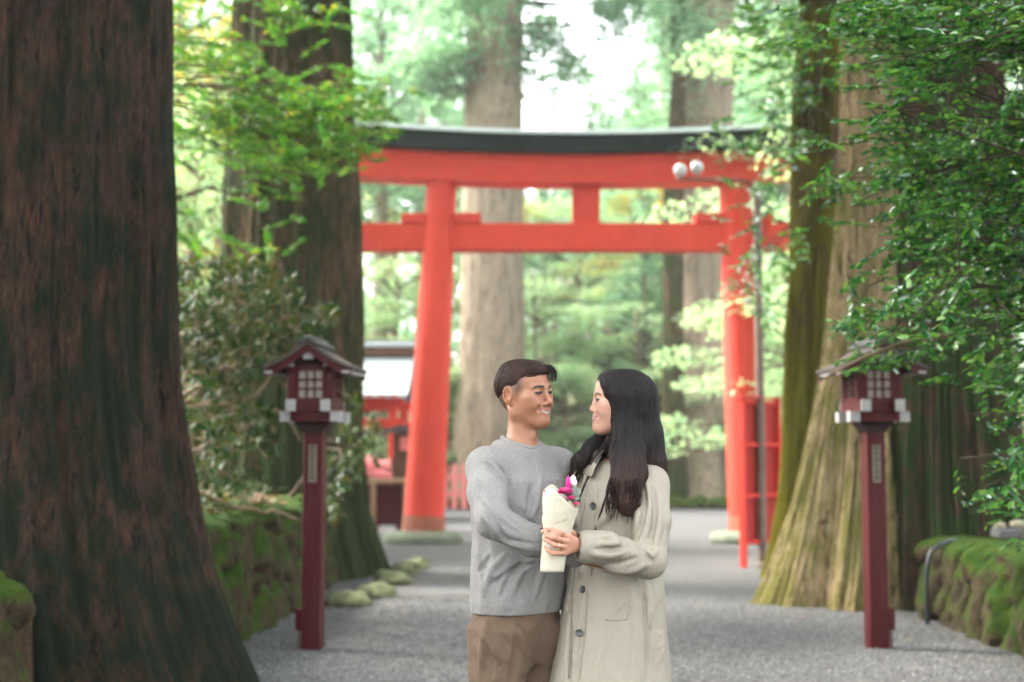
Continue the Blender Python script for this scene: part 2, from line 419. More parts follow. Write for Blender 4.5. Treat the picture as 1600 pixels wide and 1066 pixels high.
# moss kerb stones on the left and at the far edge
def rock(name,c,r,seed,mat,label,cat,group=None,sub=3):
    import bmesh
    bm=bmesh.new(); bmesh.ops.create_icosphere(bm,subdivisions=sub,radius=1)
    V=np.array([v.co[:] for v in bm.verts]); V=V*(1+fbm(V*1.6,seed,3)[:,None]*.62+fbm(V*4,seed+3,2)[:,None]*.07)
    V=V*np.array(r); V[:,2]=np.maximum(V[:,2],-r[2]*.45)
    for v,q in zip(bm.verts,V): v.co=q
    me=bpy.data.meshes.new(name); bm.to_mesh(me); bm.free()
    for p in me.polygons: p.use_smooth=True
    o=link(name,me,mat,None,c); return tag(o,label,cat,group)
rs=RS(5)
for k,(px,py,w,lb) in enumerate([(585,932,.34,'low mossy kerb stone at the foot of the left trunk, nearest of the row'),(612,912,.30,'flat pale mossy kerb stone, second from the near end of the row'),
      (628,899,.26,'small mossy kerb stone in the middle of the left row'),(641,893,.22,'mossy kerb stone beside the darker end stone of the row'),(657,887,.17,'dark end stone of the mossy kerb row nearest the red pillar'),
      (540,945,.30,'half buried mossy kerb stone between the left lantern post and the trunk')]):
    Y=CAMZ/math.tan(math.atan((py-533)/FPX)-PITCH); p=W(px,py,Y)
    rock('kerb_stone',(p[0],Y,.03),(w*.72,.30,.11),40+k,M['kerb'],lb,'stone','mossy kerb stones left of the path')
for k in range(16):
    px=[1045,1062,1079,1096,1112,1128,1143,720,742,1225,1242,660,676,1258,700,1030][k]
    p=W(px,790,41.8)
    rock('edge_stone',(p[0],41.8+rs.rand()*.4,.10),(.24+.08*rs.rand(),.28,.26),70+k,M['mosswall'],'round mossy stone in the row edging the far end of the gravel','stone','mossy stones edging the far gravel',2)

# ================================================================ trunks
def trunk_mesh(prof,Y,cx,n=160,nz=200,seed=0,ridge=.018,lobes=7,zt=13.,depthk=1.0,flare_k=.5,knots=()):
    """prof: (py, x_left_px, x_right_px) of the outline at depth Y, top to bottom"""
    zz=np.array([Zat(p[0],Y) for p in prof]); Lx=np.array([Xat(p[1],Y,p[0]) for p in prof]); Rx=np.array([Xat(p[2],Y,p[0]) for p in prof])
    o=np.argsort(zz); zz,Lx,Rx=zz[o],Lx[o],Rx[o]
    # extend upwards
    zmax=zt; sl=(Lx[-1]-Lx[-2])/(zz[-1]-zz[-2]); sr=(Rx[-1]-Rx[-2])/(zz[-1]-zz[-2])
    sl=max(min(sl,.05),-.02); sr=min(max(sr,-.05),.02)
    zz=np.append(zz,zmax); Lx=np.append(Lx,Lx[-1]+sl*(zmax-zz[-2])); Rx=np.append(Rx,Rx[-1]+sr*(zmax-zz[-2]))
    u=np.linspace(0,1,nz); z=-.15+(zmax+.15)*(u**1.5)
    l=np.interp(z,zz,Lx)-cx; r=np.interp(z,zz,Rx)-cx
    th=np.linspace(0,2*math.pi,n,endpoint=False)
    TH,Z=np.meshgrid(th,z); l=l[:,None]; r=r[:,None]; c=(l+r)/2; h=(r-l)/2
    rmin=h.min()+0*h; hb=np.minimum(h, rmin*1.15+(h-rmin)*.75)*depthk
    fl=np.clip((h/ h[int(nz*.55)]-1),0,2)
    lob=(np.sin(TH*lobes+seed)+.6*np.sin(TH*(lobes*2+1)+seed*2.1+Z*.8))*.5
    amp=1+fl*flare_k*.30*(lob-.2)+.02*np.sin(TH*3+seed)
    q=np.stack([np.cos(TH)*3.2*2,np.sin(TH)*3.2*2,Z*.35],-1)
    rd=(fbm(q*np.array([2.6,2.6,1.]),seed,3))*ridge*1.4+ (vn(np.stack([np.cos(TH)*26,np.sin(TH)*26,Z*.7+5],-1),seed+7))*ridge
    big=fbm(np.stack([np.cos(TH)*1.2,np.sin(TH)*1.2,Z*.5],-1),seed+20,3)*.05*h
    X=c+np.cos(TH)*(h*amp+rd+big); Yy=np.sin(TH)*(hb*amp+rd+big)
    for (kt,kz,kr,ka) in knots:
        dd=((np.angle(np.exp(1j*(TH-kt))))*h/kr)**2+((Z-kz)/kr)**2; g=np.exp(-dd)*ka-np.exp(-dd*5)*ka*1.1
        X+=np.cos(TH)*g; Yy+=np.sin(TH)*g
    V=np.stack([X,Yy,Z],-1).reshape(-1,3)
    i=np.arange(nz-1)[:,None]*n+np.arange(n)[None]; j=np.arange(nz-1)[:,None]*n+(np.arange(n)[None]+1)%n
    F=np.stack([i,j,j+n,i+n],-1).reshape(-1,4)
    return fast_mesh('trunk',V,F)
def fol_cloud(name,centers,radii,n,size,mat_shape,seed,flat=.6,up=.7,droop=-.1):
    """n leaves spread through a set of clumps"""
    rs=RS(seed); centers=np.array(centers,float); radii=np.array(radii,float)
    k=rs.choice(len(centers),n,p=radii**2/np.sum(radii**2)); d=rvec(rs,n); rr=radii[k]*(rs.rand(n)**.4)
    P=centers[k]+d*rr[:,None]*np.array([1,1,flat])
    D=d*.6+rvec(rs,n)*.8; D[:,2]=D[:,2]*.5+droop; N=rvec(rs,n)*(1-up)+np.array([0,0,up])
    return leaves(name,P,D,N,size*(.7+.6*rs.rand(n)),mat_shape,rs)

def tree(label,prof,Y,mat,crown=None,group='tall cedar trunks along the path',**k):
    cx=(Xat(prof[-1][1],Y,prof[-1][0])+Xat(prof[-1][2],Y,prof[-1][0]))/2
    cx=(Xat(prof[0][1],Y,prof[0][0])+Xat(prof[0][2],Y,prof[0][0]))/2
    t=empty('cedar_tree',(cx,Y,0)); tag(t,label,'tree',group)
    link('trunk',trunk_mesh(prof,Y,cx,**k),mat,t)
    if crown is not None:  # near trees' crowns, above the view, are enlarged to shade the path
        z0,z1,rad,cnt,sd=crown; rs=RS(sd); cs=[];ra=[]
        for i in range(34):
            zc=z0+(z1-z0)*rs.rand(); a=rs.rand()*6.28; q=rad*(.1+.9*rs.rand())*(1-.6*(zc-z0)/(z1-z0))
            cs.append([math.cos(a)*q,math.sin(a)*q,zc]); ra.append((.5+.8*rs.rand())*(1 if cnt<10000 else 1.5))
        cr=link('crown',fol_cloud('crown',cs,ra,cnt,.20 if cnt<10000 else .30,SH_DIAM,sd),M['far1'],t)
        mb=MB()
        for c_,r_ in zip(cs[::2],ra[::2]):
            mb.tube([[0,0,c_[2]+.5],[c_[0]*.5,c_[1]*.5,c_[2]+.4],c_],[.09,.06,.02],6)
        mb.build('branch',M['twig'],t,True)
    return t
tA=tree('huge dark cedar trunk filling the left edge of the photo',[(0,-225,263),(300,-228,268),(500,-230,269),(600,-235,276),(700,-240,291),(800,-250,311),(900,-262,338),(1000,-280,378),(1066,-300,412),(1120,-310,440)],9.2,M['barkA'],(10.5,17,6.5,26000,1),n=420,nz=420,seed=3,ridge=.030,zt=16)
tB=tree('broad brown cedar trunk just left of the torii, behind the left lantern',[(0,366,545),(100,362,550),(300,352,560),(450,347,562),(600,338,562),(700,330,565),(800,318,574),(850,305,589),(885,290,603),(920,280,622)],17.8,M['barkB'],(9.5,17,5.5,22000,2),n=340,nz=300,seed=8,ridge=.034,zt=17)
tC=tree('pale cedar trunk with knots rising behind the middle of the torii',[(0,729,815),(200,725,817),(400,722,817),(600,716,822),(700,709,830),(760,700,842),(785,694,850)],43.5,M['barkC'],(13,24,5.5,17000,3),n=140,nz=160,seed=12,ridge=.03,zt=22,knots=((-1.45,Zat(170,43.5),.5,.22),(-1.6,Zat(95,43.5),.35,.15),(-1.0,Zat(20,43.5),.35,.12)))
_rs=RS(88); _cs=[[_rs.uniform(1.3,4.4),_rs.uniform(-2,1.5),_rs.uniform(13.9,17)] for _ in range(13)]+[[-_rs.uniform(1.3,4.),_rs.uniform(-2,1.5),_rs.uniform(12.5,17)] for _ in range(8)]
link('crown',fol_cloud('crown',_cs,[.35+.45*_rs.rand() for _ in _cs],5200,.22,SH_DIAM,89),M['far1'],tC)
_mb=MB()
for _c in _cs: _mb.tube([[0,0,_c[2]+.6],[_c[0]*.5,_c[1]*.5,_c[2]+.35],_c],[.07,.045,.015],5)
_mb.build('branch',M['twig'],tC,True)
tD=tree('reddish cedar trunk behind the right pillar of the torii',[(0,1076,1148),(100,1073,1148),(300,1068,1143),(500,1065,1140),(650,1060,1140),(720,1054,1142),(765,1040,1150),(785,1032,1158)],43.5,M['barkC'],(14,22,4.5,7000,4),n=120,nz=140,seed=17,ridge=.03,zt=22)
tD2=tree('slim dark mossy trunk beside the reddish trunk behind the torii',[(0,1048,1075),(120,1050,1073),(300,1037,1068),(560,1036,1068),(700,1034,1070),(785,1028,1078)],42.6,M['barkB'],(12,18,3,4000,5),n=80,nz=120,seed=19,ridge=.02,zt=18)
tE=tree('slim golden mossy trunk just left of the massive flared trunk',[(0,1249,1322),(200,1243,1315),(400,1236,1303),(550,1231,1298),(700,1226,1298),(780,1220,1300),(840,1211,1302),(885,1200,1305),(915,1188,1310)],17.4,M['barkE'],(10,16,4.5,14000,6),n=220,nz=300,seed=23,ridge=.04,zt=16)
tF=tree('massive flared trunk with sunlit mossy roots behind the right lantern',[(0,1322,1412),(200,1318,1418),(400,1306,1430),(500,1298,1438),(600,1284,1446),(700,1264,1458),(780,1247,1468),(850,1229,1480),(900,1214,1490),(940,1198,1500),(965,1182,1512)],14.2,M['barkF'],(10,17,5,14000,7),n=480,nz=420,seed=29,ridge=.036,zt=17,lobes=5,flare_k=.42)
tG=tree('cedar trunk darkened for shade with green moss on the right bank behind the right lantern',[(0,1425,1560),(300,1412,1568),(500,1400,1574),(600,1392,1582),(700,1384,1596),(780,1378,1610),(850,1374,1628),(900,1370,1645),(950,1366,1665)],13.9,M['barkG'],(10.5,17,4,5000,71),n=300,nz=300,seed=37,ridge=.04,zt=17,lobes=6,flare_k=.5)
t_=tree('short leaning trunk covered in bright green moss, left of the brown trunk',[(395,350,386),(440,345,384),(500,335,374),(560,322,362),(620,304,350),(700,285,345),(760,270,350)],19.2,M['mosswall'],None,n=80,nz=80,seed=31,ridge=.02,zt=Zat(380,19.2))
for (x_,y_,r_,sd_,lb_) in ((-8.6,9.2,.55,51,'unseen cedar added to shade the couple, deep on the left bank'),(-8.0,3.2,.5,52,'unseen cedar added to shade the couple, left bank nearest to the camera')):  # cedars out of view, added so their crowns keep sun off the couple
    t_=empty('cedar_tree',(x_,y_,.8)); tag(t_,lb_,'tree','tall cedar trunks along the path'); mb=MB(); mb.tube([[0,0,-.3],[0,0,.3],[0,0,4],[.1,0,16]],[r_*1.6,r_*1.15,r_,r_*.5],28); mb.build('trunk',M['barkB'],t_,True)
    rs=RS(sd_); cs=[];ra=[]
    for i in range(40): zc=8+9*rs.rand(); a=rs.rand()*6.28; q=4.5*(.2+.8*rs.rand()); cs.append([math.cos(a)*q,math.sin(a)*q,zc]); ra.append(.9+1.1*rs.rand())
    link('crown',fol_cloud('crown',cs,ra,22000,.30,SH_DIAM,sd_),M['far1'],t_)

# ================================================================ torii
TY=24.6
def torii():
    t=empty('torii_gate',(1.22,TY,0)); tag(t,'large vermilion torii gate with a black capped lintel spanning the path','torii gate')
    ox=1.22; base=.17
    for (pb,pt,nm) in ((661,691,0),(1172,1147,1)):
        x0=Xat(pb,TY,835)-ox; x1=Xat(pt,TY,285)-ox; z1=Zat(272,TY)
        mb=MB(); m=40; n=40
        P=[[x0+(x1-x0)*s,0,base+(z1-base)*s] for s in np.linspace(0,1,m)]
        mb.tube(P,np.linspace(.355,.265,m),n); p=mb.build('pillar',M['vermilion'],t,True)
        mb=MB(); mb.tube([[x0,0,base],[x0+(x1-x0)*.062,0,base+.30]],[.372,.366],n); mb.build('pillar_sleeve',M['woodd2'],p)
        mb=MB(); mb.lathe([(.40,-.05),(.66,-.02),(.70,.07),(.66,.16),(.52,.205),(.36,.215)],(x0,0,0),40)
        mb.build('base_stone',M['stone'],t,True)
    # kasagi / shimaki curved beams: outline in px (top, bottom)
    xs=np.linspace(-4.35,4.35,48)
    def curve(c,e): return lambda x: c+(e-c)*(abs(x)/4.35)**2.0
    def beam(name,zb,zt_,dep,mat,rake=.0):
        mb=MB(); V=[];F=[]
        for i,x in enumerate(xs):
            k=x*(1+0*rake)
            for (yy,z,e) in ((-dep,zb(x),0),(dep,zb(x),0),(dep,zt_(x),rake),(-dep,zt_(x),rake)): V.append([x*(1+e),yy,z])
        for i in range(len(xs)-1):
            for j in range(4):
                k=(j+1)%4; F.append((i*4+j,(i+1)*4+j,(i+1)*4+k,i*4+k))
        F.append((0,1,2,3)); b=(len(xs)-1)*4; F.append((b+3,b+2,b+1,b))
        mb.add(V,F); return mb.build(name,mat,t)
    z=lambda py:Zat(py,TY-.3)
    beam('lintel',curve(z(286),z(272)),curve(z(241),z(225)),.30,M['vermilion'],.012)
    beam('lintel_cap',curve(z(241)+.002,z(225)+.002),curve(z(213),z(195)),.46,M['black'],.03)
    beam('lintel_top',curve(z(213)+.002,z(195)+.002),curve(z(207),z(188)),.50,M['copper'],.033)
    mb=MB(); zb,zt_=z(390),z(346); mb.box((0,0,(zb+zt_)/2),(8.5,.30,zt_-zb),bev=.02); mb.build('tie_beam',M['vermilion'],t)
    zu=z(285)
    mb=MB(); w=(938-896)/2/ (FPX/TY); mb.prism([(-w*1.0,zt_),(w*1.0,zt_),(w*1.05,zu+.03),(-w*1.05,zu+.03)],-.13,.13)
    mb.build('centre_strut',M['vermilion'],t,loc=(Xat(917,TY)-ox,0,0))
    for s,(a,b) in enumerate([(630,660),(712,746),(1093,1127),(1173,1206)]):
        xa,xb=Xat(a,TY)-ox,Xat(b,TY)-ox; mb=MB(); mb.box(((xa+xb)/2,0,zt_+.085),(xb-xa+.1,.34,.18),bev=.015)
        mb.build('wedge',M['vermilion'],t)
M['woodd2']=simple('sooty_sleeve',(.30,.10,.06),.7,.3,.3,3)
torii()

# ================================================================ lanterns
def lantern(x,y,label,rz,boxside,scale=1.0):
    t=empty('shrine_lantern',(x,y,0),rz); tag(t,label,'lantern','red wooden lanterns flanking the path')
    m=M['maroon']
    mb=MB(); mb.box((0,0,.825),(.145,.145,1.67),bev=.006); p=mb.build('post',m,t)
    mb=MB(); mb.box((0,-.0745,1.385),(.062,.008,.285),bev=.002); pq=mb.build('plaque',M['plaq'],p)
    cu=bpy.data.curves.new('inscription','FONT'); cu.body='箱\n根\n神\n社\n奉\n納'; cu.size=.045; cu.space_line=1.0; cu.align_x='CENTER'; cu.extrude=.0008
    to=bpy.data.objects.new('inscription',cu); COL.objects.link(to); to.rotation_euler=(R(90),0,0); to.location=(0,-.0795,1.487); to.parent=pq
    me=bpy.data.meshes.new_from_object(to); bpy.data.objects.remove(to); to=link('inscription',me,None,pq,(0,-.0795,1.487)); to.rotation_euler=(R(90),0,0); me.materials.clear(); me.materials.append(M['ink'])
    mb=MB(); mb.box((boxside*.098,-.02,.215),(.05,.09,.16),bev=.006); j=mb.build('junction_box',m,t)
    mb=MB(); mb.tube([[boxside*.098,-.02,.135],[boxside*.098,-.02,0]],.018,10); mb.build('conduit',M['iron'],j)
    # corbel
    mb=MB(); mb.prism([(-.075,1.62),(.075,1.62),(.14,1.705),(-.14,1.705)],-.09,.09); mb.build('corbel',M['maroond'],t)
    # two lower arms with white ends (run along x), two upper along y
    for yy in (-.13,.13):
        mb=MB(); mb.box((0,yy,1.74),(.44,.075,.075)); a=mb.build('cross_beam',m,t)
        for sx in (-1,1):
            mb=MB(); mb.box((sx*.226,yy,1.74),(.014,.079,.079)); mb.box((sx*.192,yy-.0395,1.74),(.075,.006,.078)); mb.build('white_tip',M['whitep'],a)
    for xx in (-.132,.132):
        mb=MB(); mb.box((xx,0,1.822),(.07,.46,.085)); a=mb.build('cross_beam',m,t)
        for sy in (-1,1):
            mb=MB(); mb.box((xx,sy*.236,1.822),(.075,.014,.09)); mb.build('white_tip',M['whitep'],a)
    mb=MB(); mb.box((0,0,1.815),(.22,.36,.07)); mb.box((0,0,1.775),(.30,.30,.02)); mb.build('platform',m,t)
    # lamp house
    h0,h1,w=1.852,2.125,.152
    for sx in (-1,1):
        for sy in (-1,1):
            mb=MB(); mb.box((sx*w,sy*w,(h0+h1)/2),(.05,.05,h1-h0),bev=.004); mb.build('corner_post',m,t)
    for k in range(4):
        rot=Matrix.Rotation(k*math.pi/2,3,'Z')
        mb=MB(); mb.box((0,-w+.004,(h0+h1)/2),(.28,.006,h1-h0),None); 
        V=np.concatenate(mb.v)@np.array(rot).T; mb.v=[V]; wd=mb.build('paper_window',M['paper'],t)
        mb=MB(); yy=-w-.008; z0,z1=h0+.03,h0+.235; x1=.092
        mb.box((-.11,yy,(h0+h1)/2),(.036,.02,h1-h0)); mb.box((.11,yy,(h0+h1)/2),(.036,.02,h1-h0))
        mb.box((0,yy,(h0+z0)/2),(.184,.02,z0-h0)); mb.box((0,yy,(z1+h1)/2),(.184,.02,h1-z1))
        for q in (1,2):
            mb.box((-x1+2*x1*q/3,yy+.002,(z0+z1)/2),(.014,.014,z1-z0-.002)); mb.box((0,yy+.001,z0+(z1-z0)*q/3),(2*x1-.006,.012,.014))
        V=np.concatenate(mb.v)@np.array(rot).T; mb.v=[V]; mb.build('lattice',m,wd)
    # roof: gable ridge along y
    ze,zr,ex,ey=2.085,2.285,.34,.29
    for s in (-1,1):
        mb=MB(); th=.028
        sag=[(s*ex*u, ze+(zr-ze)*(1-u)-.022*math.sin(math.pi*u)) for u in np.linspace(0,1,9)]
        pts=sag+[(a,b+th) for a,b in sag[::-1]]
        mb.prism(pts if s>0 else pts[::-1],-ey,ey); r=mb.build('roof_slab',M['roofb'],t)
        for yy in (-ey+.03,ey-.03):       # red barge boards
            mb=MB(); q=[(a*.97,b-.055) for a,b in sag]+[(a*.97,b-.003) for a,b in sag[::-1]]
            mb.prism(q if s>0 else q[::-1],yy-.014,yy+.014); mb.build('barge_board',m,r)
        mb=MB(); mb.box((s*(ex-.045),0,ze-.016),(.06,2*ey-.02,.02)); mb.build('eave_tip',M['whitep'],r)
    mb=MB(); mb.prism([(-.075,zr+.012),(0,zr+.05),(.075,zr+.012),(.075,zr-.01),(0,zr+.028),(-.075,zr-.01)][::-1],-ey-.02,ey+.02); mb.box((0,0,zr+.045),(.05,2*ey,.035),bev=.008); mb.build('ridge_cap',M['roofd'],t)
    for xx,zz in ((-.155,h1+.013),(.155,h1+.013),(0,zr-.09)):
        mb=MB(); mb.box((xx,0,zz),(.075,2*ey-.12,.045)); pu=mb.build('purlin',M['maroond'],t)
        for sy in (-1,1):
            mb=MB(); mb.box((xx,sy*(ey-.055),zz),(.080,.014,.05)); mb.build('white_tip',M['whitep'],pu)
    mb=MB(); mb.prism([(-.19,h1),(.19,h1),(.19,h1+.02),(0,zr-.06),(-.19,h1+.02)],-w-.01,w+.01); mb.build('gable_panel',M['maroond'],t)
    return t
def gy(py): return CAMZ/math.tan(math.atan((py-533)/FPX)-PITCH)
LY=gy(1012)
lantern(Xat(490,LY,900),LY,'dark red wooden lantern on a post at the left edge of the gravel',R(-6),-1)
lantern(Xat(1368,LY,900),LY,'dark red wooden lantern on a post before the sunlit roots, partly under leaves',R(6),1)

# ================================================================ lamp post and notice board
PY=gy(885)
def lamp_post():
    x=Xat(1190,PY,800); t=empty('lamp_post',(x,PY,0)); tag(t,'tall brown iron lamp post with two round floodlights beside the right pillar','lamp post')
    zt=Zat(310,PY); mb=MB(); mb.tube([[0,0,0],[0,0,1.6],[0,0,zt]],[.062,.062,.056],16); mb.lathe([(.09,0),(.09,.03),(.06,.05)],n=16); mb.build('pole',M['iron'],t,'auto')
    za=Zat(281,PY); xa=Xat(1056,PY,281)-x
    P=[[0,0,zt-.02]]+[[-.30+.30*math.cos(a)+0,0,zt+(za-zt)*math.sin(a)] for a in np.linspace(0.05,math.pi/2,9)]+[[xa,0,za+.01]]
    mb=MB(); mb.tube(P,.021,10); mb.build('arm',M['iron'],t,True)
    for px,py in ((1063,266),(1089,262)):
        c=W(px,py,PY)-np.array([x,PY,0]); mb=MB()
        mb.tube([[c[0]+.01,0,za],[c[0]+.01,0,c[2]-.06]],.018,8); s=mb.build('floodlight',M['iron'],t)
        mb=MB(); mb.lathe([(.004,.088),(.045,.078),(.075,.05),(.088,.01),(.085,-.03),(.06,-.06),(.03,-.085)],(0,0,0),20)
        V=np.concatenate(mb.v)@np.array(Matrix.Rotation(R(-35),3,'Y')@Matrix.Rotation(R(60),3,'X')).T+c; mb.v=[V]
        mb.build('lamp_glass',M['lampg'],s,True)
lamp_post()
def board():
    Y0=gy(887); a=W(1160,887,Y0); b=W(1220,880,Y0+.55); d=b-a; L=math.hypot(d[0],d[1]); rz=math.atan2(d[1],d[0])
    t=empty('notice_board',(a[0],a[1],0),rz); tag(t,'back of a tall red notice board standing by the lamp post','notice board')
    H=Zat(622,Y0); m=M['boardred']
    for x in (.03,L-.03):
        mb=MB(); mb.box((x,0,H/2),(.06,.09,H),bev=.006); mb.build('leg',m,t)
    for py in (628,695,775,848):
        z=Zat(py,Y0); mb=MB(); mb.box((L/2,-.02 if py!=628 else 0,z),(L-.122,.055,.055),bev=.004); mb.build('rail',m,t)
    z0,z1=Zat(850,Y0),Zat(626,Y0); mb=MB(); mb.box((L/2,.03,(z0+z1)/2),(L-.122,.02,z1-z0)); mb.build('panel',M['boardp'],t)
    mb=MB(); mb.box((L/2,.0,H+.012),(L+.06,.16,.024),bev=.004); mb.build('top_cap',m,t)
board()

# ================================================================ shrine pavilion, far lantern, counter, fence
def pavilion():
    Y=35.; cx=Xat(420,Y); t=empty('shrine_pavilion',(cx,Y,0)); tag(t,'low shrine pavilion with a pale slate roof and red beams behind the left trunks','building')
    z=lambda p:Zat(p,Y); x0,x1=Xat(262,Y)-cx-1.2,Xat(645,Y)-cx
    ze,zr=z(622),z(556); mb=MB()
    def slab(s):
        mb=MB(); n=9; pts=[(s*2.2*u, zr+(ze-zr)*(1-(1-u)**1.25)) for u in np.linspace(0,1,n)]
        q=pts+[(a,b-.09) for a,b in pts[::-1]]
        mb.prism(q if s<0 else q[::-1],x0,x1,axis='x'); return mb.build('roof_slope',M['slate'],t)
    slab(-1); slab(1)
    for k in range(14):
        pass
    mb=MB(); mb.box(((x0+x1)/2,0,zr+.09),(x1-x0+.1,.42,.20)); r=mb.build('ridge',M['woodd'],t)
    mb=MB(); mb.box(((x0+x1)/2,0,zr+.26),(x1-x0+.16,.5,.10),bev=.02); mb.build('ridge_tile',M['slate'],r)
    mb=MB(); mb.box(((x0+x1)/2,0,zr+.345),(x1-x0+.16,.3,.05),bev=.02); mb.build('ridge_tile',M['roofd'],r)
    for y in (-1.7,1.7):
        mb=MB(); mb.box(((x0+x1)/2,y,ze-.15),(x1-x0-.2,.16,.22)); mb.build('eave_beam',M['boardred'],t)
        mb=MB(); mb.box(((x0+x1)/2,y,z(662)),(x1-x0-.2,.12,.16)); mb.build('tie_beam',M['boardred'],t)
        mb=MB()
        for x in np.arange(x0+.2,x1-.1,.28): mb.box((x,y-.35*(1 if y<0 else -1),ze-.05),(.06,.5,.07))
        mb.build('rafter',M['boardred'],t)
        for x in (x0+.5,(x0+x1)/2,x1-.35):
            mb=MB(); mb.box((x,y,(ze-.26)/2),(.2,.2,ze-.26),bev=.01); mb.build('post',M['boardred'],t)
pavilion()
def far_lantern():
    Y=29.; x=Xat(628,Y); t=empty('shrine_lantern',(x,Y,0)); tag(t,'small dark wooden lantern with a red window, half behind the left pillar','lantern')
    z=lambda p:Zat(p,Y); s=1/ (FPX/Y)
    mb=MB(); mb.box((0,0,z(760)/2),(.22,.22,z(760))); mb.build('post',M['woodd'],t)
    mb=MB(); mb.prism([(-13*s,z(760)),(13*s,z(760)),(16*s,z(720)),(12*s,z(712)),(12*s,z(678)),(-12*s,z(678)),(-12*s,z(712)),(-16*s,z(720))][::-1],-.16,.16); mb.build('lamp_house',M['woodd'],t)
    mb=MB(); mb.box((4*s,-.165,z(693)),(13*s,.02,22*s)); mb.build('window',M['fence'],t)
    mb=MB(); mb.prism([(-27*s,z(677)),(27*s,z(677)),(24*s,z(671)),(0,z(664)),(-24*s,z(671))],-.34,.34); mb.build('roof',M['roofd'],t)
far_lantern()
def counter():
    Y=27.5; x0,x1=Xat(566,Y),Xat(640,Y); cx=(x0+x1)/2; w=x1-x0; z=lambda p:Zat(p,Y)
    t=empty('offering_stand',(cx,Y,0)); tag(t,'brown wooden stand with a plank top left of the torii pillar','stand')
    zt=z(752); mb=MB(); mb.box((0,0,zt),(w,.7,.08),bev=.01); mb.build('top',M['wood'],t)
    for xx in (-w/2+.25,w/2-.06):
        for yy in (-.28,.28):
            mb=MB(); mb.box((xx,yy,zt/2-.02),(.09,.09,zt-.04)); mb.build('leg',M['wood'],t)
    mb=MB(); mb.box((0,.05,zt*.55),(w-.12,.45,zt*.75)); mb.build('cabinet',M['maroon'],t)
counter()
def shrub(label,pxc,pyc,rx,rz_,Y,mat,n,size,seed,cat='shrub',name='azalea_shrub',shape=SH_DIAM):
    c=W(pxc,pyc,Y); s=Y/FPX; rs=RS(seed); cs=[];ra=[]
    z0=0
    for i in range(16):
        d=rs.normal(size=3)*.42; cs.append([d[0]*rx*s,d[1]*rx*s*.7,c[2]+d[2]*rz_*s]); ra.append(min(rx,rz_)*s*.42)
    t=empty(name,(c[0],Y,0)); tag(t,label,cat)
    link('foliage',fol_cloud('foliage',cs,ra,n,size,shape,seed,.8),mat,t)
    mb=MB()
    for q in cs[:8]: mb.tube([[0,0,0],[q[0]*.5,q[1]*.5,q[2]*.6],q],[.03,.02,.008],5)
    mb.build('stem',M['twig'],t,True); return t
shrub('pink blossoming shrub behind the brown stand left of the torii',592,738,34,30,30.5,M['pink'],5000,.09,61)
def fence():
    Y=40.6; x0,x1=Xat(560,Y),Xat(800,Y); t=empty('picket_fence',((x0+x1)/2,Y,0)); tag(t,'faded pink wooden picket fence at the far side of the gravel','fence')
    L=x1-x0; z=lambda p:Zat(p,Y)
    n=int(L/.27)
    for i in range(n+1):
        x=-L/2+i*L/n; h=z(724); mb=MB(); mb.prism([(x-.075,.05),(x+.075,.05),(x+.075,h-.08),(x,h),(x-.075,h-.08)],-.02,.02); mb.build('picket',M['fence'],t)
    for p in (746,772):
        mb=MB(); mb.box((0,.05,z(p)),(L,.05,.10)); mb.build('rail',M['fence'],t)
fence()
# pipe over the right wall, block, rock, fallen leaves
def hose():
    pts=[(1392+60,928),(1448,975)]
    Y=gy(975)-.1; g=W(1449,975,Y)
    P=[(g[0],Y,.0),(g[0]+.0,Y,.30),(g[0]+.01,Y,.50),(g[0]+.05,Y+.02,.63),(g[0]+.15,Y+.05,.69),(g[0]+.30,Y+.2,.72),(g[0]+.6,Y+.6,.66)]
    P=np.array(P); tt=np.linspace(0,len(P)-1,50); C=np.stack([np.interp(tt,range(len(P)),P[:,k]) for k in range(3)],1)
    for _ in range(6): C[1:-1]=(C[:-2]+C[1:-1]*2+C[2:])/4
    mb=MB(); mb.tube(C,.021,12); tag(mb.build('drain_pipe',M['hose'],None,True),'dark grey plastic pipe bending over the edge of the right mossy wall','pipe')
hose()
def near(px,py,z):      # point on the plane Z=z seen at pixel
    d=ray(px,py); k=(z-CAMZ)/d[2]; return np.array([d[0]*k,k,z])
c=near(1592,835,.76); mb=MB(); mb.box((0,0,.03),(.42,.26,.075),bev=.006); tag(mb.build('stone_slab',M['greyblk'],None,False,(c[0],c[1],c[2]-.02)),'grey rectangular slab lying on the right mossy wall','slab')
rock('cream_rock',(c[0]+.02,c[1]-.01,c[2]+.085),(.09,.06,.04),91,M['cream'],'small cream coloured stone resting on the grey slab','stone')
rock('moss_lump',(c[0]-.16,c[1],c[2]+.07),(.05,.04,.03),92,M['cream'],'tiny yellowish stone at the left end of the grey slab','stone')
def fallen(px,py,size,mat,label,seed,grp=None):
    p=near(px,py,.025); rs=RS(seed); a=rs.rand()*6.28
    V=SH_STAR[0]*size; V=V@np.array(Matrix.Rotation(a,3,'Z')).T; V[:,2]+=np.abs(V[:,0])*.25
    me=fast_mesh('fallen_leaf',V,np.array(SH_STAR[1]),False); tag(link('fallen_leaf',me,mat,None,(p[0],p[1],.022)),label,'leaf',grp)
fallen(1424,1000,.05,M['leafy'],'bright yellow fallen leaf on gravel by the right lantern',1)
fallen(672,1001,.05,M['leafb'],'dark brown fallen leaf on gravel left of the man',2)
fallen(695,975,.03,M['leafb'],'tiny brown fallen leaf farther up the gravel left of the man',3)
rs=RS(77)
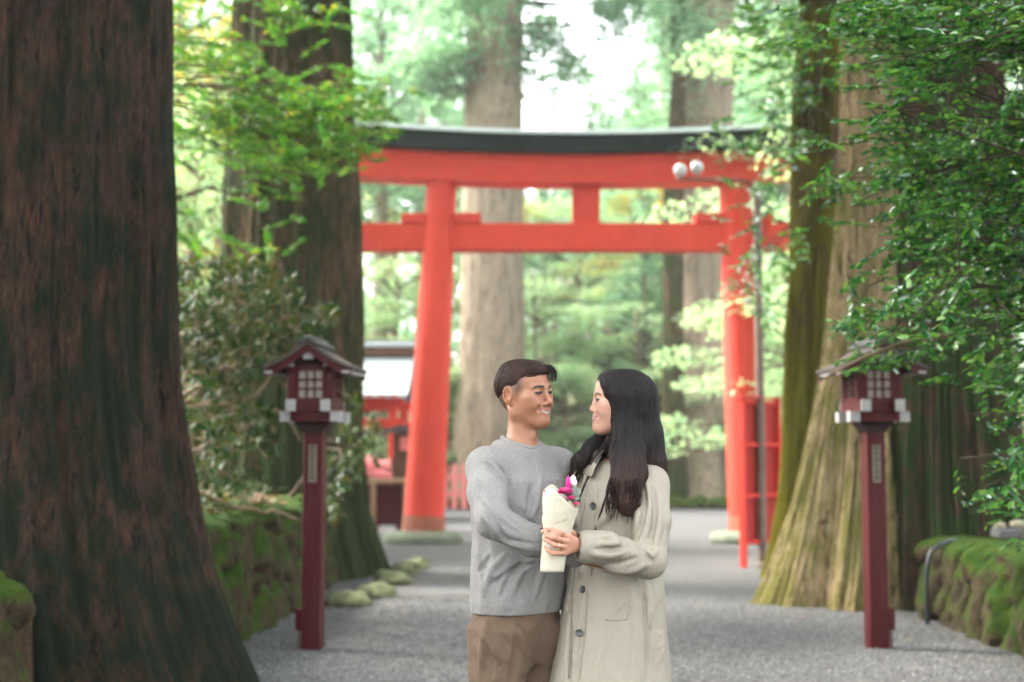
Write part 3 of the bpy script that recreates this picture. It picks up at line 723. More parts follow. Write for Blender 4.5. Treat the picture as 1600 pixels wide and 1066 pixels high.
for k in range(46):     # litter by the foot of the flared trunk and by the left kerb
    px,py=(rs.uniform(1180,1340),rs.uniform(925,968)) if k<26 else (rs.uniform(520,640),rs.uniform(915,965))
    fallen(px,py,.03+.03*rs.rand(),M['leafb'] if rs.rand()<.8 else M['leafy'],'small brown fallen leaf in the litter at the foot of the '+('flared right trunk' if k<26 else 'left kerb stones'),100+k,'leaf litter '+('right' if k<26 else 'left'))
# loose gravel stones
def loose():
    rs=RS(9); n=26000; Y=rs.uniform(8.3,15,n); X=rs.uniform(-2.1,3.7,n)
    oc=np.array([[1,0,0],[0,1,0],[-1,0,0],[0,-1,0],[0,0,1],[0,0,-.4]]); F=[(0,1,4),(1,2,4),(2,3,4),(3,0,4),(1,0,5),(2,1,5),(3,2,5),(0,3,5)]
    s=rs.uniform(.006,.013,n)*(1+.4*(rs.rand(n)>.93)); a=rs.rand(n)*6.28; V=oc[None]*(1+rs.uniform(-.35,.35,(n,6,1)))*s[:,None,None]
    c,q=np.cos(a)[:,None],np.sin(a)[:,None]; VX=V[...,0]*c-V[...,1]*q+X[:,None]; VY=V[...,0]*q+V[...,1]*c+Y[:,None]; VZ=V[...,2]*.7+(n2d(X,Y,.6,3)*.018)[:,None]+.004
    V=np.stack([VX,VY,VZ],-1).reshape(-1,3); FF=(np.array(F)[None]+np.arange(n)[:,None,None]*6).reshape(-1,3)
    me=fast_mesh('loose_gravel',V,FF,False,{'rnd':('POINT',np.repeat(rs.rand(n),6))})
    t=NT('loose_stone'); col=t.ramp(t.attr('rnd'),[(0,(.06,.06,.06)),(.6,(.13,.13,.127)),(1,(.23,.23,.222))]); m=t.done(t.pbsdf(col,.8,.3))
    tag(link('loose_gravel',me,m),'loose grey gravel stones scattered over the path','gravel',kind='stuff')
loose()
# ================================================================ vegetation
def inpoly(px,py,poly):
    x,y=np.array(px),np.array(py); c=np.zeros(x.shape,bool); n=len(poly)
    for i in range(n):
        x1,y1=poly[i];x2,y2=poly[(i+1)%n]
        m=((y1>y)!=(y2>y))&(x<(x2-x1)*(y-y1)/(y2-y1+1e-9)+x1); c^=m
    return c
def volpts(rs,n,poly,y0,y1):
    """points inside a crown whose outline, seen from the path, is poly"""
    xs=[p[0] for p in poly]; ys=[p[1] for p in poly]; out=[]
    while len(out)<n:
        px=rs.uniform(min(xs),max(xs),n); py=rs.uniform(min(ys),max(ys),n); k=inpoly(px,py,poly)
        for a,b in zip(px[k],py[k]): out.append(W(a,b,rs.uniform(y0,y1)))
    return np.array(out[:n])

def sprays(rs,tips,root,nl,llen,L,sag=.12,gold=False,whorl=False,side=None):
    """each twig ends at a tip and carries leaves; returns leaf arrays and twig paths"""
    P=[];D=[];N=[];S=[];T=[]
    for t in tips:
        d=t-root; d=d/np.linalg.norm(d)*.7+rs.normal(size=3)*.45; d[2]=d[2]*.45-.05; d/=np.linalg.norm(d)
        l=L*rs.uniform(.6,1.25); s0=t-d*l; k=5
        u=np.linspace(0,1,k); path=s0+d*l*u[:,None]; path[:,2]+=-sag*l*u**2+sag*l*.3
        T.append(path)
        side=np.cross(d,[0,0,1.]); side/=np.linalg.norm(side)+1e-9
        if whorl:
            m=nl; a=rs.rand()*6.28+np.arange(m)*2.4; el=rs.uniform(-.35,.5,m)
            w=side[None]*np.cos(a)[:,None]+np.cross(side,d)[None]*np.sin(a)[:,None]
            dd=w*np.cos(el)[:,None]+d[None]*(.35+np.sin(el)[:,None]); dd[:,2]-=.12
            P.append(path[-1]-d*rs.uniform(0,.05,m)[:,None]); D.append(dd); N.append(np.tile([0,0,1.],(m,1))+rs.normal(size=(m,3))*.3); S.append(llen*rs.uniform(.7,1.15,m))
            continue
        m=nl; v=(np.arange(m)+rs.rand(m)*.5)/m; v=.12+.88*v
        pp=np.stack([np.interp(v,u,path[:,q]) for q in range(3)],1)
        sg=np.where(np.arange(m)%2==0,1,-1)[:,None]
        dd=d[None]*.75+side[None]*sg*rs.uniform(.6,1.,(m,1))+rs.normal(size=(m,3))*.18; dd[:,2]-=.15
        P.append(pp);D.append(dd);N.append(np.tile([0,-.25,1.],(m,1))+rs.normal(size=(m,3))*.5);S.append(llen*rs.uniform(.65,1.2,m))
    return np.concatenate(P),np.concatenate(D),np.concatenate(N),np.concatenate(S),T
def boughs(mb,rs,root,T,nb,r0=.03,rt=.002,bend=.12,tw=1.0,lf=.25):
    """limbs from the root to groups of twigs, then the twigs"""
    st=np.array([p[0] for p in T]); K=min(nb,len(st)); c=st[rs.choice(len(st),K,replace=False)]
    for _ in range(3):
        k=np.argmin(((st[:,None]-c[None])**2).sum(-1),1); c=np.array([st[k==i].mean(0) if (k==i).any() else c[i] for i in range(K)])
    for i in range(K):
        u=np.linspace(0,1,8)[:,None]; p=root+(c[i]-root)*u; L=np.linalg.norm(c[i]-root)
        p+=np.sin(u*math.pi)*rs.normal(size=3)*bend*L*.5+np.sin(u*2*math.pi)*rs.normal(size=3)*bend*L*.25; p[:,2]+=np.sin(u[:,0]*math.pi)*L*.08
        if rs.rand()<lf: mb.tube(p,np.linspace(r0,.006,8),6,cap=False)
        for j in np.where(k==i)[0]:
            q=T[j]; a=p[-1] if rs.rand()<.6 else p[5]
            if rs.rand()>lf: mb.tube(q,np.linspace(.003,rt,5)*tw,4,cap=False); continue
            mid=(a+q[0])/2+rs.normal(size=3)*.05*np.linalg.norm(q[0]-a)
            mb.tube(np.concatenate([[a,mid],q]),np.linspace(.0045,rt,7)*tw,4,cap=False)
def leafy(name,label,cat,root,base,tips,nl,llen,L,shape,mat,seed,nb=14,r0=.03,whorl=False,group=None,bmat='twig',trunkr=.09,sag=.12,width=1.0,bend=.12):
    rs=RS(seed); base=np.array(base,float); root=np.array(root,float)
    P,D,N,S,T=sprays(rs,tips,root,nl,llen,L,sag,whorl=whorl)
    t=empty(name,tuple(base)); tag(t,label,cat,group)
    link('foliage',leaves('foliage',P-base,D,N,S,shape,rs,True,width),mat,t)
    mb=MB(); boughs(mb,rs,root-base,[p-base for p in T],nb,r0,bend=bend); mb.build('branches',M[bmat],t,True)
    mb=MB(); u=np.linspace(0,1,8)[:,None]; p=(root-base)*u+np.sin(u*3.1)*np.array([.08,.05,0]); mb.tube(p,np.linspace(trunkr,r0*1.1,8),10); mb.build('trunk',M[bmat],t,True)
    return t

# glossy evergreen overhanging from the right
rs=RS(201)
polyR=[(1375,-60),(1340,30),(1375,100),(1425,150),(1372,190),(1405,240),(1355,285),(1405,330),(1375,370),(1350,400),(1410,430),(1385,470),(1372,495),(1400,520),(1440,515),(1500,515),(1540,530),(1580,570),(1660,620),(1760,620),(1760,-60)]
hole=[(1528,88),(1548,80),(1572,120),(1580,150),(1560,185),(1532,170)]
tips=volpts(rs,2000,polyR,6.6,9.8)
def pxof(P):
    d=P-np.array([0,0,CAMZ]); y=d[:,1]*math.cos(PITCH)+d[:,2]*math.sin(PITCH); z=-d[:,1]*math.sin(PITCH)+d[:,2]*math.cos(PITCH)
    return 800+FPX*d[:,0]/y, 533-FPX*z/y
# clump the twigs into layered sprays with gaps between them
cl=tips[rs.choice(len(tips),170,replace=False)]
off=rs.normal(size=(2000,3))*np.array([.16,.26,.07]); T1=cl[rs.randint(0,170,2000)]+off
px,py=pxof(T1); T1=T1[~inpoly(px,py,hole)]
tt=[W(px_,py_,y_) for px_,py_,y_ in [(1330,575,8.4),(1355,572,8.5),(1380,572,8.3),(1345,560,8.5),(1392,562,8.3),(1410,560,8.2),(1425,550,8.4),(1318,562,8.6),(1440,590,7.6),(1530,590,7.2),(1515,570,7.2),(1290,118,9),(1305,95,8.8),(1268,300,9.5),(1300,300,9.4),(1275,285,9.4),(1290,312,9.4),(1310,345,9.2),(1298,515,9),(1320,500,9),(1583,690,7.),(1560,660,7.4),(1590,740,7.),(1600,790,6.9),(1552,770,7.3),(1575,625,7.1)]]
T1=np.concatenate([T1]+[np.array(tt)+rs.normal(size=(len(tt),3))*.02 for _ in range(2)])
rootR=np.array([4.35,7.6,2.6])
leafy('evergreen_tree','glossy green evergreen tree overhanging the path from the right edge','tree',rootR,(4.9,7.2,.7),T1,22,.060,.30,SH_OVAL,M['ever'],202,nb=110,r0=.010,width=1.05,bend=.16)
mb=MB(); a=W(1288,592,8.3); b=W(1420,535,8.3); c=W(1560,520,7.9); u=np.linspace(0,1,14)[:,None]
p=np.where(u<.5,a+(b-a)*u*2,b+(c-b)*(u*2-1)); p[:,2]+=np.sin(u[:,0]*9)*.012+np.sin(u[:,0]*3.14)*.02
mb.tube(p-np.array([4.9,7.2,.7]),np.linspace(.008,.02,14),8); q=bpy.data.objects['evergreen_tree']; mb.build('dead_branch',M['twigp'],q,True)
# low understory sprig group in the dark corner on the right
rs=RS(205); tp=volpts(rs,90,[(1530,640),(1600,600),(1720,600),(1720,880),(1560,850),(1500,790)],7.2,9.)
leafy('evergreen_shrub','sparse dark leaved shrub low at the right edge above the mossy wall','shrub',(4.3,8.4,1.3),(4.5,8.5,.75),tp,9,.06,.25,SH_OVAL,M['ever'],206,nb=12,r0=.012,trunkr=.03)
# looser tree behind, hanging before the right pillar
rs=RS(211); polyM=[(1140,-40),(1128,60),(1165,90),(1180,160),(1150,215),(1170,262),(1135,330),(1168,360),(1140,420),(1185,470),(1150,540),(1200,560),(1252,470),(1262,200),(1258,-40)]
T2=volpts(rs,60,polyM,13.5,18.5); T2=T2[rs.randint(0,60,360)]+rs.normal(size=(360,3))*np.array([.18,.4,.10]); px,py=pxof(T2)
T2=T2[(px>1118)&(px<1262)&((py<260)|(rs.rand(len(px))<.42))]
leafy('evergreen_tree','loose leafy tree hanging before the right torii pillar and the lamp arm','tree',(4.4,18.8,5.2),(5.6,19.5,0),T2,13,.10,.42,SH_OVAL,M['ever'],212,nb=14,r0=.03)
# maple in front of the brown trunk
rs=RS(221); polyL=[(255,-40),(255,330),(300,300),(340,215),(395,270),(470,275),(520,250),(570,258),(580,215),(550,170),(580,120),(470,150),(420,95),(400,60),(500,40),(420,-40)]
c1=volpts(rs,52,polyL,11.5,15.5)
c2=volpts(rs,48,[(350,175),(395,150),(480,150),(575,165),(585,205),(565,260),(500,265),(470,240),(400,235),(355,225)],12.5,14.5)
c3=np.array([W(a,b,13.6) for a,b in [(590,200),(600,210),(570,240),(592,222),(430,280),(450,300),(400,300),(380,90),(450,60),(480,30),(520,20),(560,10),(575,130),(600,150),(440,325),(310,390),(290,330),(370,380),(400,390)]])
cc=np.concatenate([c1,c2,c3]); T3=cc[rs.randint(0,len(cc),620)]+rs.normal(size=(620,3))*np.array([.14,.25,.05])
leafy('maple_tree','fresh green maple spreading thin branches across the brown trunk','tree',(-4.4,12.6,4.6),(-5.2,12.4,1.0),T3,24,.068,.36,SH_STAR,M['maple'],222,nb=60,r0=.014,bmat='twig',sag=.06,bend=.07)
# rhododendron on the left bank
rs=RS(231); polyB=[(262,420),(300,395),(350,400),(420,405),(462,440),(470,470),(525,480),(528,505),(480,520),(440,545),(400,580),(380,610),(320,600),(262,560)]
T4=volpts(rs,330,polyB,11.8,14.6)
lo=volpts(rs,110,[(262,600),(300,560),(420,640),(440,700),(400,760),(262,780)],11.5,14.5)
lo2=volpts(rs,60,[(505,600),(560,610),(590,660),(585,740),(540,760),(512,860),(505,700)],14,15.8)
leafy('rhododendron','bronze green rhododendron with twisting bare stems behind the left lantern','shrub',(-3.1,13.2,1.9),(-3.0,13.0,1.0),np.concatenate([T4,lo]),11,.125,.22,SH_LONG,M['rhodo'],232,nb=26,r0=.026,whorl=True,bmat='twigp',bend=.3,trunkr=.07)
leafy('rhododendron','small dark rhododendron between the left lantern post and the trunk root','shrub',(-2.15,15.2,1.5),(-2.5,15.4,.9),lo2,11,.12,.2,SH_LONG,M['rhodo'],233,nb=9,r0=.016,whorl=True,bend=.25,trunkr=.03)
# bare crooked stems leaning over the bank
for k,(pts,Y,r) in enumerate([([(262,640),(300,610),(340,580),(400,560),(450,585)],12.4,.016),([(262,720),(330,690),(400,660),(440,640),(470,690)],12.8,.014),([(270,760),(360,790),(430,800),(470,815)],12.2,.018)]):
    P=np.array([W(a,b,Y+.15*i) for i,(a,b) in enumerate(pts)]); u=np.linspace(0,len(P)-1,18); C=np.stack([np.interp(u,range(len(P)),P[:,q]) for q in range(3)],1); C+=RS(k).normal(size=C.shape)*.012
    mb=MB(); mb.tube(C,np.linspace(r*1.5,r*.6,18),7); tag(mb.build('dead_branch',M['twigp'],None,True),['bare crooked branch reaching up right from behind the dark trunk','bare branch below the crooked one, behind the left lantern post','lowest bare branch lying along the top of the left bank'][k],'branch')
# low plants covering the left bank
rs=RS(241); n=9000; X=rs.uniform(-7.5,-2.35,n); Y=rs.uniform(8.5,19,n); Z=hl(X,Y)+rs.rand(n)*.12
k=(n2d(X,Y,1.1,91)>-.12)&(Y<17.5); X,Y,Z=X[k],Y[k],Z[k]; n=len(X); D=rvec(rs,n); D[:,2]=np.abs(D[:,2])*.6
tag(link('ground_cover',leaves('ground_cover',np.stack([X,Y,Z],1),D,np.tile([0,0,1.],(n,1))+rs.normal(size=(n,3))*.3,rs.uniform(.05,.12,n),SH_OVAL,rs,True),M['rhodo']),'low leafy ground cover on the left bank','ground cover',kind='stuff')
rs=RS(242); n=7000; X=rs.uniform(-7.5,-2.3,n); Y=rs.uniform(8.5,19,n); Z=hl(X,Y)+.015
D=rvec(rs,n); D[:,2]*=.3
tag(link('leaf_litter',leaves('leaf_litter',np.stack([X,Y,Z],1),D,np.tile([0,0,1.],(n,1))+rs.normal(size=(n,3))*.4,rs.uniform(.04,.09,n),SH_OVAL,rs,True),leafmat('litter',[(.05,.025,.015),(.12,.06,.03),(.22,.11,.05)],.7,.1,.3)),'brown leaf litter lying on the left bank','leaf litter',kind='stuff')
rs=RS(243); n=3500; X=rs.uniform(4.05,8,n); Y=rs.uniform(7,13.5,n); Z=hr(X,Y)+.015; D=rvec(rs,n); D[:,2]*=.3
tag(link('leaf_litter',leaves('leaf_litter',np.stack([X,Y,Z],1),D,np.tile([0,0,1.],(n,1))+rs.normal(size=(n,3))*.4,rs.uniform(.04,.09,n),SH_OVAL,rs,True),bpy.data.materials['litter']),'brown leaf litter lying on the right bank','leaf litter',kind='stuff')

# ---------------------------------------------------------------- trees beyond the torii
def conifer_proto(h,r,z0,n,seed,size=.22):
    rs=RS(seed); cs=[];ra=[];br=[]
    nb=46
    for i in range(nb):
        zc=z0+(h-z0)*(i/nb)**.9; a=i*2.4+rs.rand(); q=r*(1-.85*((zc-z0)/(h-z0))**1.3)*rs.uniform(.6,1.1)
        br.append((zc,a,q))
        for j in range(3):
            f=(.45,.75,1.)[j]; cs.append([math.cos(a)*q*f,math.sin(a)*q*f,zc-.25*q*f*f+rs.normal()*.1]); ra.append(q*.28*(1.1-.3*j)+.15)
    return fol_cloud('crown',cs,ra,n,size,SH_DIAM,seed,.42,.55,-.35),br
def layered_proto(h,r,n,seed,size=.14):
    rs=RS(seed); cs=[];ra=[];br=[]
    for i in range(30):
        zc=h*(.22+.78*rs.rand()); a=rs.rand()*6.28; q=r*math.sqrt(rs.rand())*(1.15-.6*(zc/h)); cs.append([math.cos(a)*q,math.sin(a)*q,zc]); ra.append(r*rs.uniform(.16,.34)); br.append((zc,a,q))
    return fol_cloud('crown',cs,ra,n,size,SH_DIAM,seed,.28,.75,-.05),br
def proto(kind,seed,**k):
    cm,br=(conifer_proto if kind=='c' else layered_proto)(seed=seed,**k)
    mb=MB(); h=k['h']; rs=RS(seed+1)
    for zc,a,q in br: mb.tube([[0,0,zc*.93],[math.cos(a)*q*.5,math.sin(a)*q*.5,zc+.06],[math.cos(a)*q,math.sin(a)*q,zc-.05]],[.05,.035,.012],5,cap=False)
    r0=.34 if kind=='c' else .11
    mt=MB(); mt.tube([[0,0,0],[0,0,.5],[0.1,0,h*.5],[0,.1,h*.97]],[r0*1.4,r0,r0*.65,.03],12)
    bo=mb.build('branches',M['twig'],None,True); to=mt.build('trunk',M['barkC'] if kind=='c' else M['twigp'],None,True)
    bm,tm=bo.data,to.data; bpy.data.objects.remove(bo); bpy.data.objects.remove(to)
    return cm,bm,tm
PC=[proto('c',300+i,h=h,r=r,z0=z0,n=10000) for i,(h,r,z0) in enumerate([(20,3.4,9.),(24,3.8,11.),(16,3.2,7.),(27,4.0,13.)])]
PL=[proto('l',320+i,h=h,r=r,n=9000) for i,(h,r) in enumerate([(5.2,2.8),(7.5,3.4),(3.6,2.4),(9.5,3.6)])]
def place(pr,x,y,z,mat,name,label,cat,group,sc=1.0,rz=0.):
    t=empty(name,(x,y,z),rz); t.scale=(sc,sc,sc); tag(t,label,cat,group)
    for nm,me,m in (('crown',pr[0],mat),('branches',pr[1],None),('trunk',pr[2],None)):
        o=bpy.data.objects.new(nm,me); COL.objects.link(o); o.parent=t
        if m is not None:
            if not me.materials: me.materials.append(m)
            if me.materials[0]!=m: o.material_slots[0].link='OBJECT'; o.material_slots[0].material=m
    return t
rs=RS(333); g='trees standing beyond the torii'
def htor(x,y): return float(hf(np.array([x]),np.array([y]))[0])
# conifers: (photo column, distance, kind, scale)
CON=[(120,60,1,1),(265,52,0,1),(300,70,3,1.1),(345,44,2,1),(395,62,1,1),(450,75,3,1),(520,58,1,1),(590,50,0,1.),(610,82,3,1.2),(655,66,1,1.),(690,90,3,1.1),(745,56,2,1.),(790,76,2,.95),
     (850,72,2,.82),(900,84,2,1.0),(960,64,2,.88),(925,74,1,.78),(868,80,3,.72),(1000,61,0,.86),(950,70,2,1.0),(1005,78,0,.95),(1045,58,1,1.),(1095,70,3,1.),(1150,54,1,1),(1190,66,3,1),(1230,48,0,1.),(1290,60,1,1.1),(1380,56,3,1),(1480,50,1,1),(1580,64,3,1.1),(1010,47,2,.62)]
for i,(px,Y,k,s) in enumerate(CON):
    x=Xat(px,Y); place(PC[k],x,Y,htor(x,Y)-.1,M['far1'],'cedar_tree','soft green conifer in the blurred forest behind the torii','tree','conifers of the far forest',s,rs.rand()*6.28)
LAY=[(575,44,0,1,'far2'),(620,47,1,1,'far2'),(700,45,0,.9,'far2'),(745,49,3,.9,'far2'),(835,46,1,.95,'far2'),(880,44,2,1.1,'far2'),(905,52,3,1,'far2'),(955,47,0,1.1,'far2'),(1000,45,1,.8,'far2'),(1035,50,3,.9,'far2'),(1075,44.5,0,.9,'far2'),
     (1110,48,1,1,'far2'),(1165,45,0,1,'far2'),(1215,46,1,1,'far2'),(1250,43,2,1.2,'far2'),(785,44.6,2,1,'far2'),(660,52,3,.95,'far2'),(1190,52,3,1.1,'far2'),(780,54,3,1.,'far3'),(1025,56,3,1.1,'far3'),(600,58,3,1.,'far3'),
     (300,24,1,1.,'far2'),(250,27,3,1.1,'far3'),(330,30,3,1.,'far2'),(200,22,1,1,'far2'),(290,38,3,1.2,'far3'),(345,22.5,0,.9,'far2'),(1290,26,3,1,'far2'),(1420,24,3,1,'far2'),(1560,22,1,1.2,'far2'),(1245,31,1,1,'far2')]
for i,(px,Y,k,s,m) in enumerate(LAY):
    x=Xat(px,Y); z=htor(x,Y)-.1 if Y>42 else -.05
    far=Y>42
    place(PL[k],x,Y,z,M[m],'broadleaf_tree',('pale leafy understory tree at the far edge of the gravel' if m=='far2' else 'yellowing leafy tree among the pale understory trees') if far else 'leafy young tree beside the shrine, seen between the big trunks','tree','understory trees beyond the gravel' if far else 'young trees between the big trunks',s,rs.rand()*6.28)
# low shrubs at the far edge
rs=RS(350)
for i,px in enumerate([650,700,730,850,880,1040,1068,1095,1120,1150,1175,1235,1265]):
    Y=43.6+rs.rand(); x=Xat(px,Y); t=place(PL[2],x,Y,htor(x,Y)-.5,M['far2'],'low_shrub','low pale green shrub edging the far gravel','shrub','low shrubs edging the far gravel',.42+.15*rs.rand(),rs.rand()*6)
# woodland mass closing the view
rs=RS(360); n=60000; a=rs.uniform(-1.0,1.0,n); dist=rs.uniform(92,135,n); X=dist*a; Yp=dist; u=np.abs(rs.normal(size=n))
gap=((X/Yp)>.005)&((X/Yp)<.112)
Zm=np.where(gap,10,26)*(1+.25*vn(np.stack([X*.12,Yp*.12,X*0],-1),5)); Z=5.*0+rs.rand(n)**1.0*Zm
P=np.stack([X,Yp,Z+htor(0,120)*.5-2],1)
keep=vn(P*np.array([.22,.22,.3]),9)>-.25; P=P[keep]; n=len(P)
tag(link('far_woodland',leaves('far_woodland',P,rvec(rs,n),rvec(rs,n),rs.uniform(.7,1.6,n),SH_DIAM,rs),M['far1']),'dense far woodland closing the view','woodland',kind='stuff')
# ================================================================ signed distance modelling for the figures
def axis(lo,hi,coarse,fine=None):
    """coordinates from lo to hi, denser inside the fine ranges [(a,b,h)]"""
    out=[lo]
    while out[-1]<hi:
        h=coarse
        for a,b,f in (fine or []):
            if a-.0001<=out[-1]+f*.5<=b: h=min(h,f)
            elif out[-1]<a<out[-1]+h: h=min(h,max(f,a-out[-1]))
        out.append(out[-1]+h)
    return np.array(out,np.float64)
class Vol:
    def __init__(s,xs,ys,zs): s.a=(xs,ys,zs); s.D=np.full((len(xs),len(ys),len(zs)),9.,np.float32); s.frame(None,None)
    def frame(s,Mr=None,o=None,sc=1.0):
        s.Rm=np.eye(3) if Mr is None else np.array(Mr,float); s.o=np.zeros(3) if o is None else np.array(o,float); s.sc=sc; return s
    def _blk(s,lo,hi,m):
        C=np.array([[x,y,z] for x in (lo[0],hi[0]) for y in (lo[1],hi[1]) for z in (lo[2],hi[2])])*s.sc@s.Rm.T+s.o
        l,h=C.min(0)-m,C.max(0)+m; sl=[]
        for k in range(3):
            i=max(0,np.searchsorted(s.a[k],l[k])-1); j=min(len(s.a[k]),np.searchsorted(s.a[k],h[k])+1)
            if j<=i: return None,None
            sl.append(slice(i,j))
        P=np.stack(np.meshgrid(*[s.a[k][sl[k]] for k in range(3)],indexing='ij'),-1)
        return tuple(sl),((P-s.o)@s.Rm)/s.sc
    def op(s,fn,lo,hi,k=.01,sub=False,inter=False):
        m=k+.012; sl,P=s._blk(lo,hi,m)
        if sl is None: return s
        d=fn(P)*s.sc; D=s.D[sl]
        if sub: a,b=-D,d; k=max(k,1e-5); h=np.clip(.5+.5*(b-a)/k,0,1); r=-(b*(1-h)+a*h-k*h*(1-h))
        else: a,b=D,d; k=max(k,1e-5); h=np.clip(.5+.5*(b-a)/k,0,1); r=b*(1-h)+a*h-k*h*(1-h)
        s.D[sl]=r; return s
    def ell(s,c,r,k=.01,sub=False,rot=None):
        c=np.array(c,float); r=np.array(r,float)*np.ones(3); q=max(r) if rot is not None else r; Q=np.eye(3) if rot is None else np.array(rot)
        def f(P):
            p=(P-c)@Q; a=np.linalg.norm(p/r,axis=-1); b=np.linalg.norm(p/(r*r),axis=-1)+1e-9; return a*(a-1)/b
        return s.op(f,c-q,c+q,k,sub)
    def cap(s,a,b,ra,rb=None,k=.01,sub=False,flat=None):
        a=np.array(a,float);b=np.array(b,float); rb=ra if rb is None else rb; ab=b-a; L=ab@ab+1e-12; m=max(ra,rb)
        F=None
        if flat is not None: F=np.array(flat[0],float); F/=np.linalg.norm(F); fk=flat[1]; m*=max(1,1/fk)
        def f(P):
            t=np.clip(((P-a)@ab)/L,0,1); q=P-a-t[...,None]*ab
            if F is not None: q=q+(q@F)[...,None]*F*(1/fk-1)
            return np.linalg.norm(q,axis=-1)-(ra+(rb-ra)*t)
        return s.op(f,np.minimum(a,b)-m,np.maximum(a,b)+m,k,sub)
    def chain(s,P,r,k=.01,sub=False,flat=None):
        r=np.broadcast_to(r,(len(P),))
        for i in range(len(P)-1): s.cap(P[i],P[i+1],r[i],r[i+1],k,sub,flat)
        return s
    def loft(s,rows,k=.01,rz=0.,mod=None,pw=2.0):
        """rows (z,cx,cy,rx,ry), elliptical sections turned by rz; mod(angle,z)->radius factor"""
        rows=sorted(rows); A=np.array(rows,float); c,q=math.cos(rz),math.sin(rz)
        lo=[ (A[:,1]-np.maximum(A[:,3],A[:,4])*1.3).min(),(A[:,2]-np.maximum(A[:,3],A[:,4])*1.3).min(),A[0,0]]
        hi=[ (A[:,1]+np.maximum(A[:,3],A[:,4])*1.3).max(),(A[:,2]+np.maximum(A[:,3],A[:,4])*1.3).max(),A[-1,0]]
        def f(P):
            z=P[...,2]; I=lambda j:np.interp(z,A[:,0],A[:,j]); x=P[...,0]-I(1); y=P[...,1]-I(2)
            u=x*c+y*q; v=-x*q+y*c; rx,ry=I(3),I(4)
            fac=1.0
            if mod is not None: fac=mod(np.arctan2(v/ry,u/rx),z)
            g=(np.abs(u/(rx*fac))**pw+np.abs(v/(ry*fac))**pw)**(1/pw); rr=np.sqrt(x*x+y*y)/np.maximum(g,1e-4)
            d=(g-1)*np.minimum(rr,np.minimum(rx,ry)*1.4)
            return np.maximum(d*.9,np.maximum(A[0,0]-z,z-A[-1,0]))
        return s.op(f,np.array(lo),np.array(hi),k)
    def plane(s,n,c,k=.01,lo=None,hi=None):
        """keep n.p < c inside the block"""
        n=np.array(n,float);L=np.linalg.norm(n);n=n/L;c=c/L
        sl,P=s._blk(np.array(lo),np.array(hi),0.)
        d=-(P@n-c)*s.sc; D=s.D[sl]; a,b=-D,d; h=np.clip(.5+.5*(b-a)/k,0,1); s.D[sl]=-(b*(1-h)+a*h-k*h*(1-h)); return s
    def sample(s,P):
        P=np.asarray(P,float); idx=[];fr=[]
        for k in range(3):
            i=np.clip(np.searchsorted(s.a[k],P[:,k])-1,0,len(s.a[k])-2); idx.append(i); fr.append(np.clip((P[:,k]-s.a[k][i])/(s.a[k][i+1]-s.a[k][i]),0,1))
        r=0
        for dx in (0,1):
            for dy in (0,1):
                for dz in (0,1):
                    w=(fr[0] if dx else 1-fr[0])*(fr[1] if dy else 1-fr[1])*(fr[2] if dz else 1-fr[2])
                    r=r+w*s.D[idx[0]+dx,idx[1]+dy,idx[2]+dz]
        return r
    def grad(s,P,e=.004):
        g=np.stack([s.sample(P+np.eye(3)[k]*e)-s.sample(P-np.eye(3)[k]*e) for k in range(3)],1); return g/(np.linalg.norm(g,axis=1)[:,None]+1e-9)
    def front(s,px,py,y0=4.2,y1=5.3):
        """first surface point met along the sight line through photo pixel"""
        ys=np.arange(y0,y1,.002); d=ray(px,py); P=np.stack([d[0]*ys,ys,CAMZ+d[2]*ys],1); v=s.sample(P); i=np.where(v<0)[0]
        return P[i[0]] if len(i) else None
    def fold(s,pts,r=.010,depth=0.,k=.014,groove=False,taper=True):
        """a raised or sunk crease following pixels over the present surface"""
        pts=np.array(pts,float); n=max(6,int(np.abs(np.diff(pts,axis=0)).sum()/7)); u=np.linspace(0,len(pts)-1,n)
        Q=[s.front(np.interp(q,range(len(pts)),pts[:,0]),np.interp(q,range(len(pts)),pts[:,1])) for q in u]
        k2=[(q,w) for q,w in zip(Q,np.linspace(0,1,n)) if q is not None]
        if len(k2)<3: return s
        Q=np.array([q for q,_ in k2]); w=np.array([w for _,w in k2])
        br=[0]+[i+1 for i in range(len(Q)-1) if abs(Q[i+1,1]-Q[i,1])>.018]+[len(Q)]; i=max(range(len(br)-1),key=lambda j:br[j+1]-br[j]); Q=Q[br[i]:br[i+1]]; w=w[br[i]:br[i+1]]
        if len(Q)<4: return s
        w=(w-w[0])/(w[-1]-w[0])
        for _ in range(2): Q[1:-1]=(Q[:-2]+2*Q[1:-1]+Q[2:])/4
        rr=r*(np.sin(math.pi*np.clip(w,.04,.96))**.5 if taper else 1.0)*np.ones(len(w))
        Q[:,1]+= (r*.55+depth) if not groove else (-r*.45+depth)
        o=(s.Rm,s.o,s.sc); s.frame(); s.chain(Q,rr,k,groove); s.Rm,s.o,s.sc=o; return s
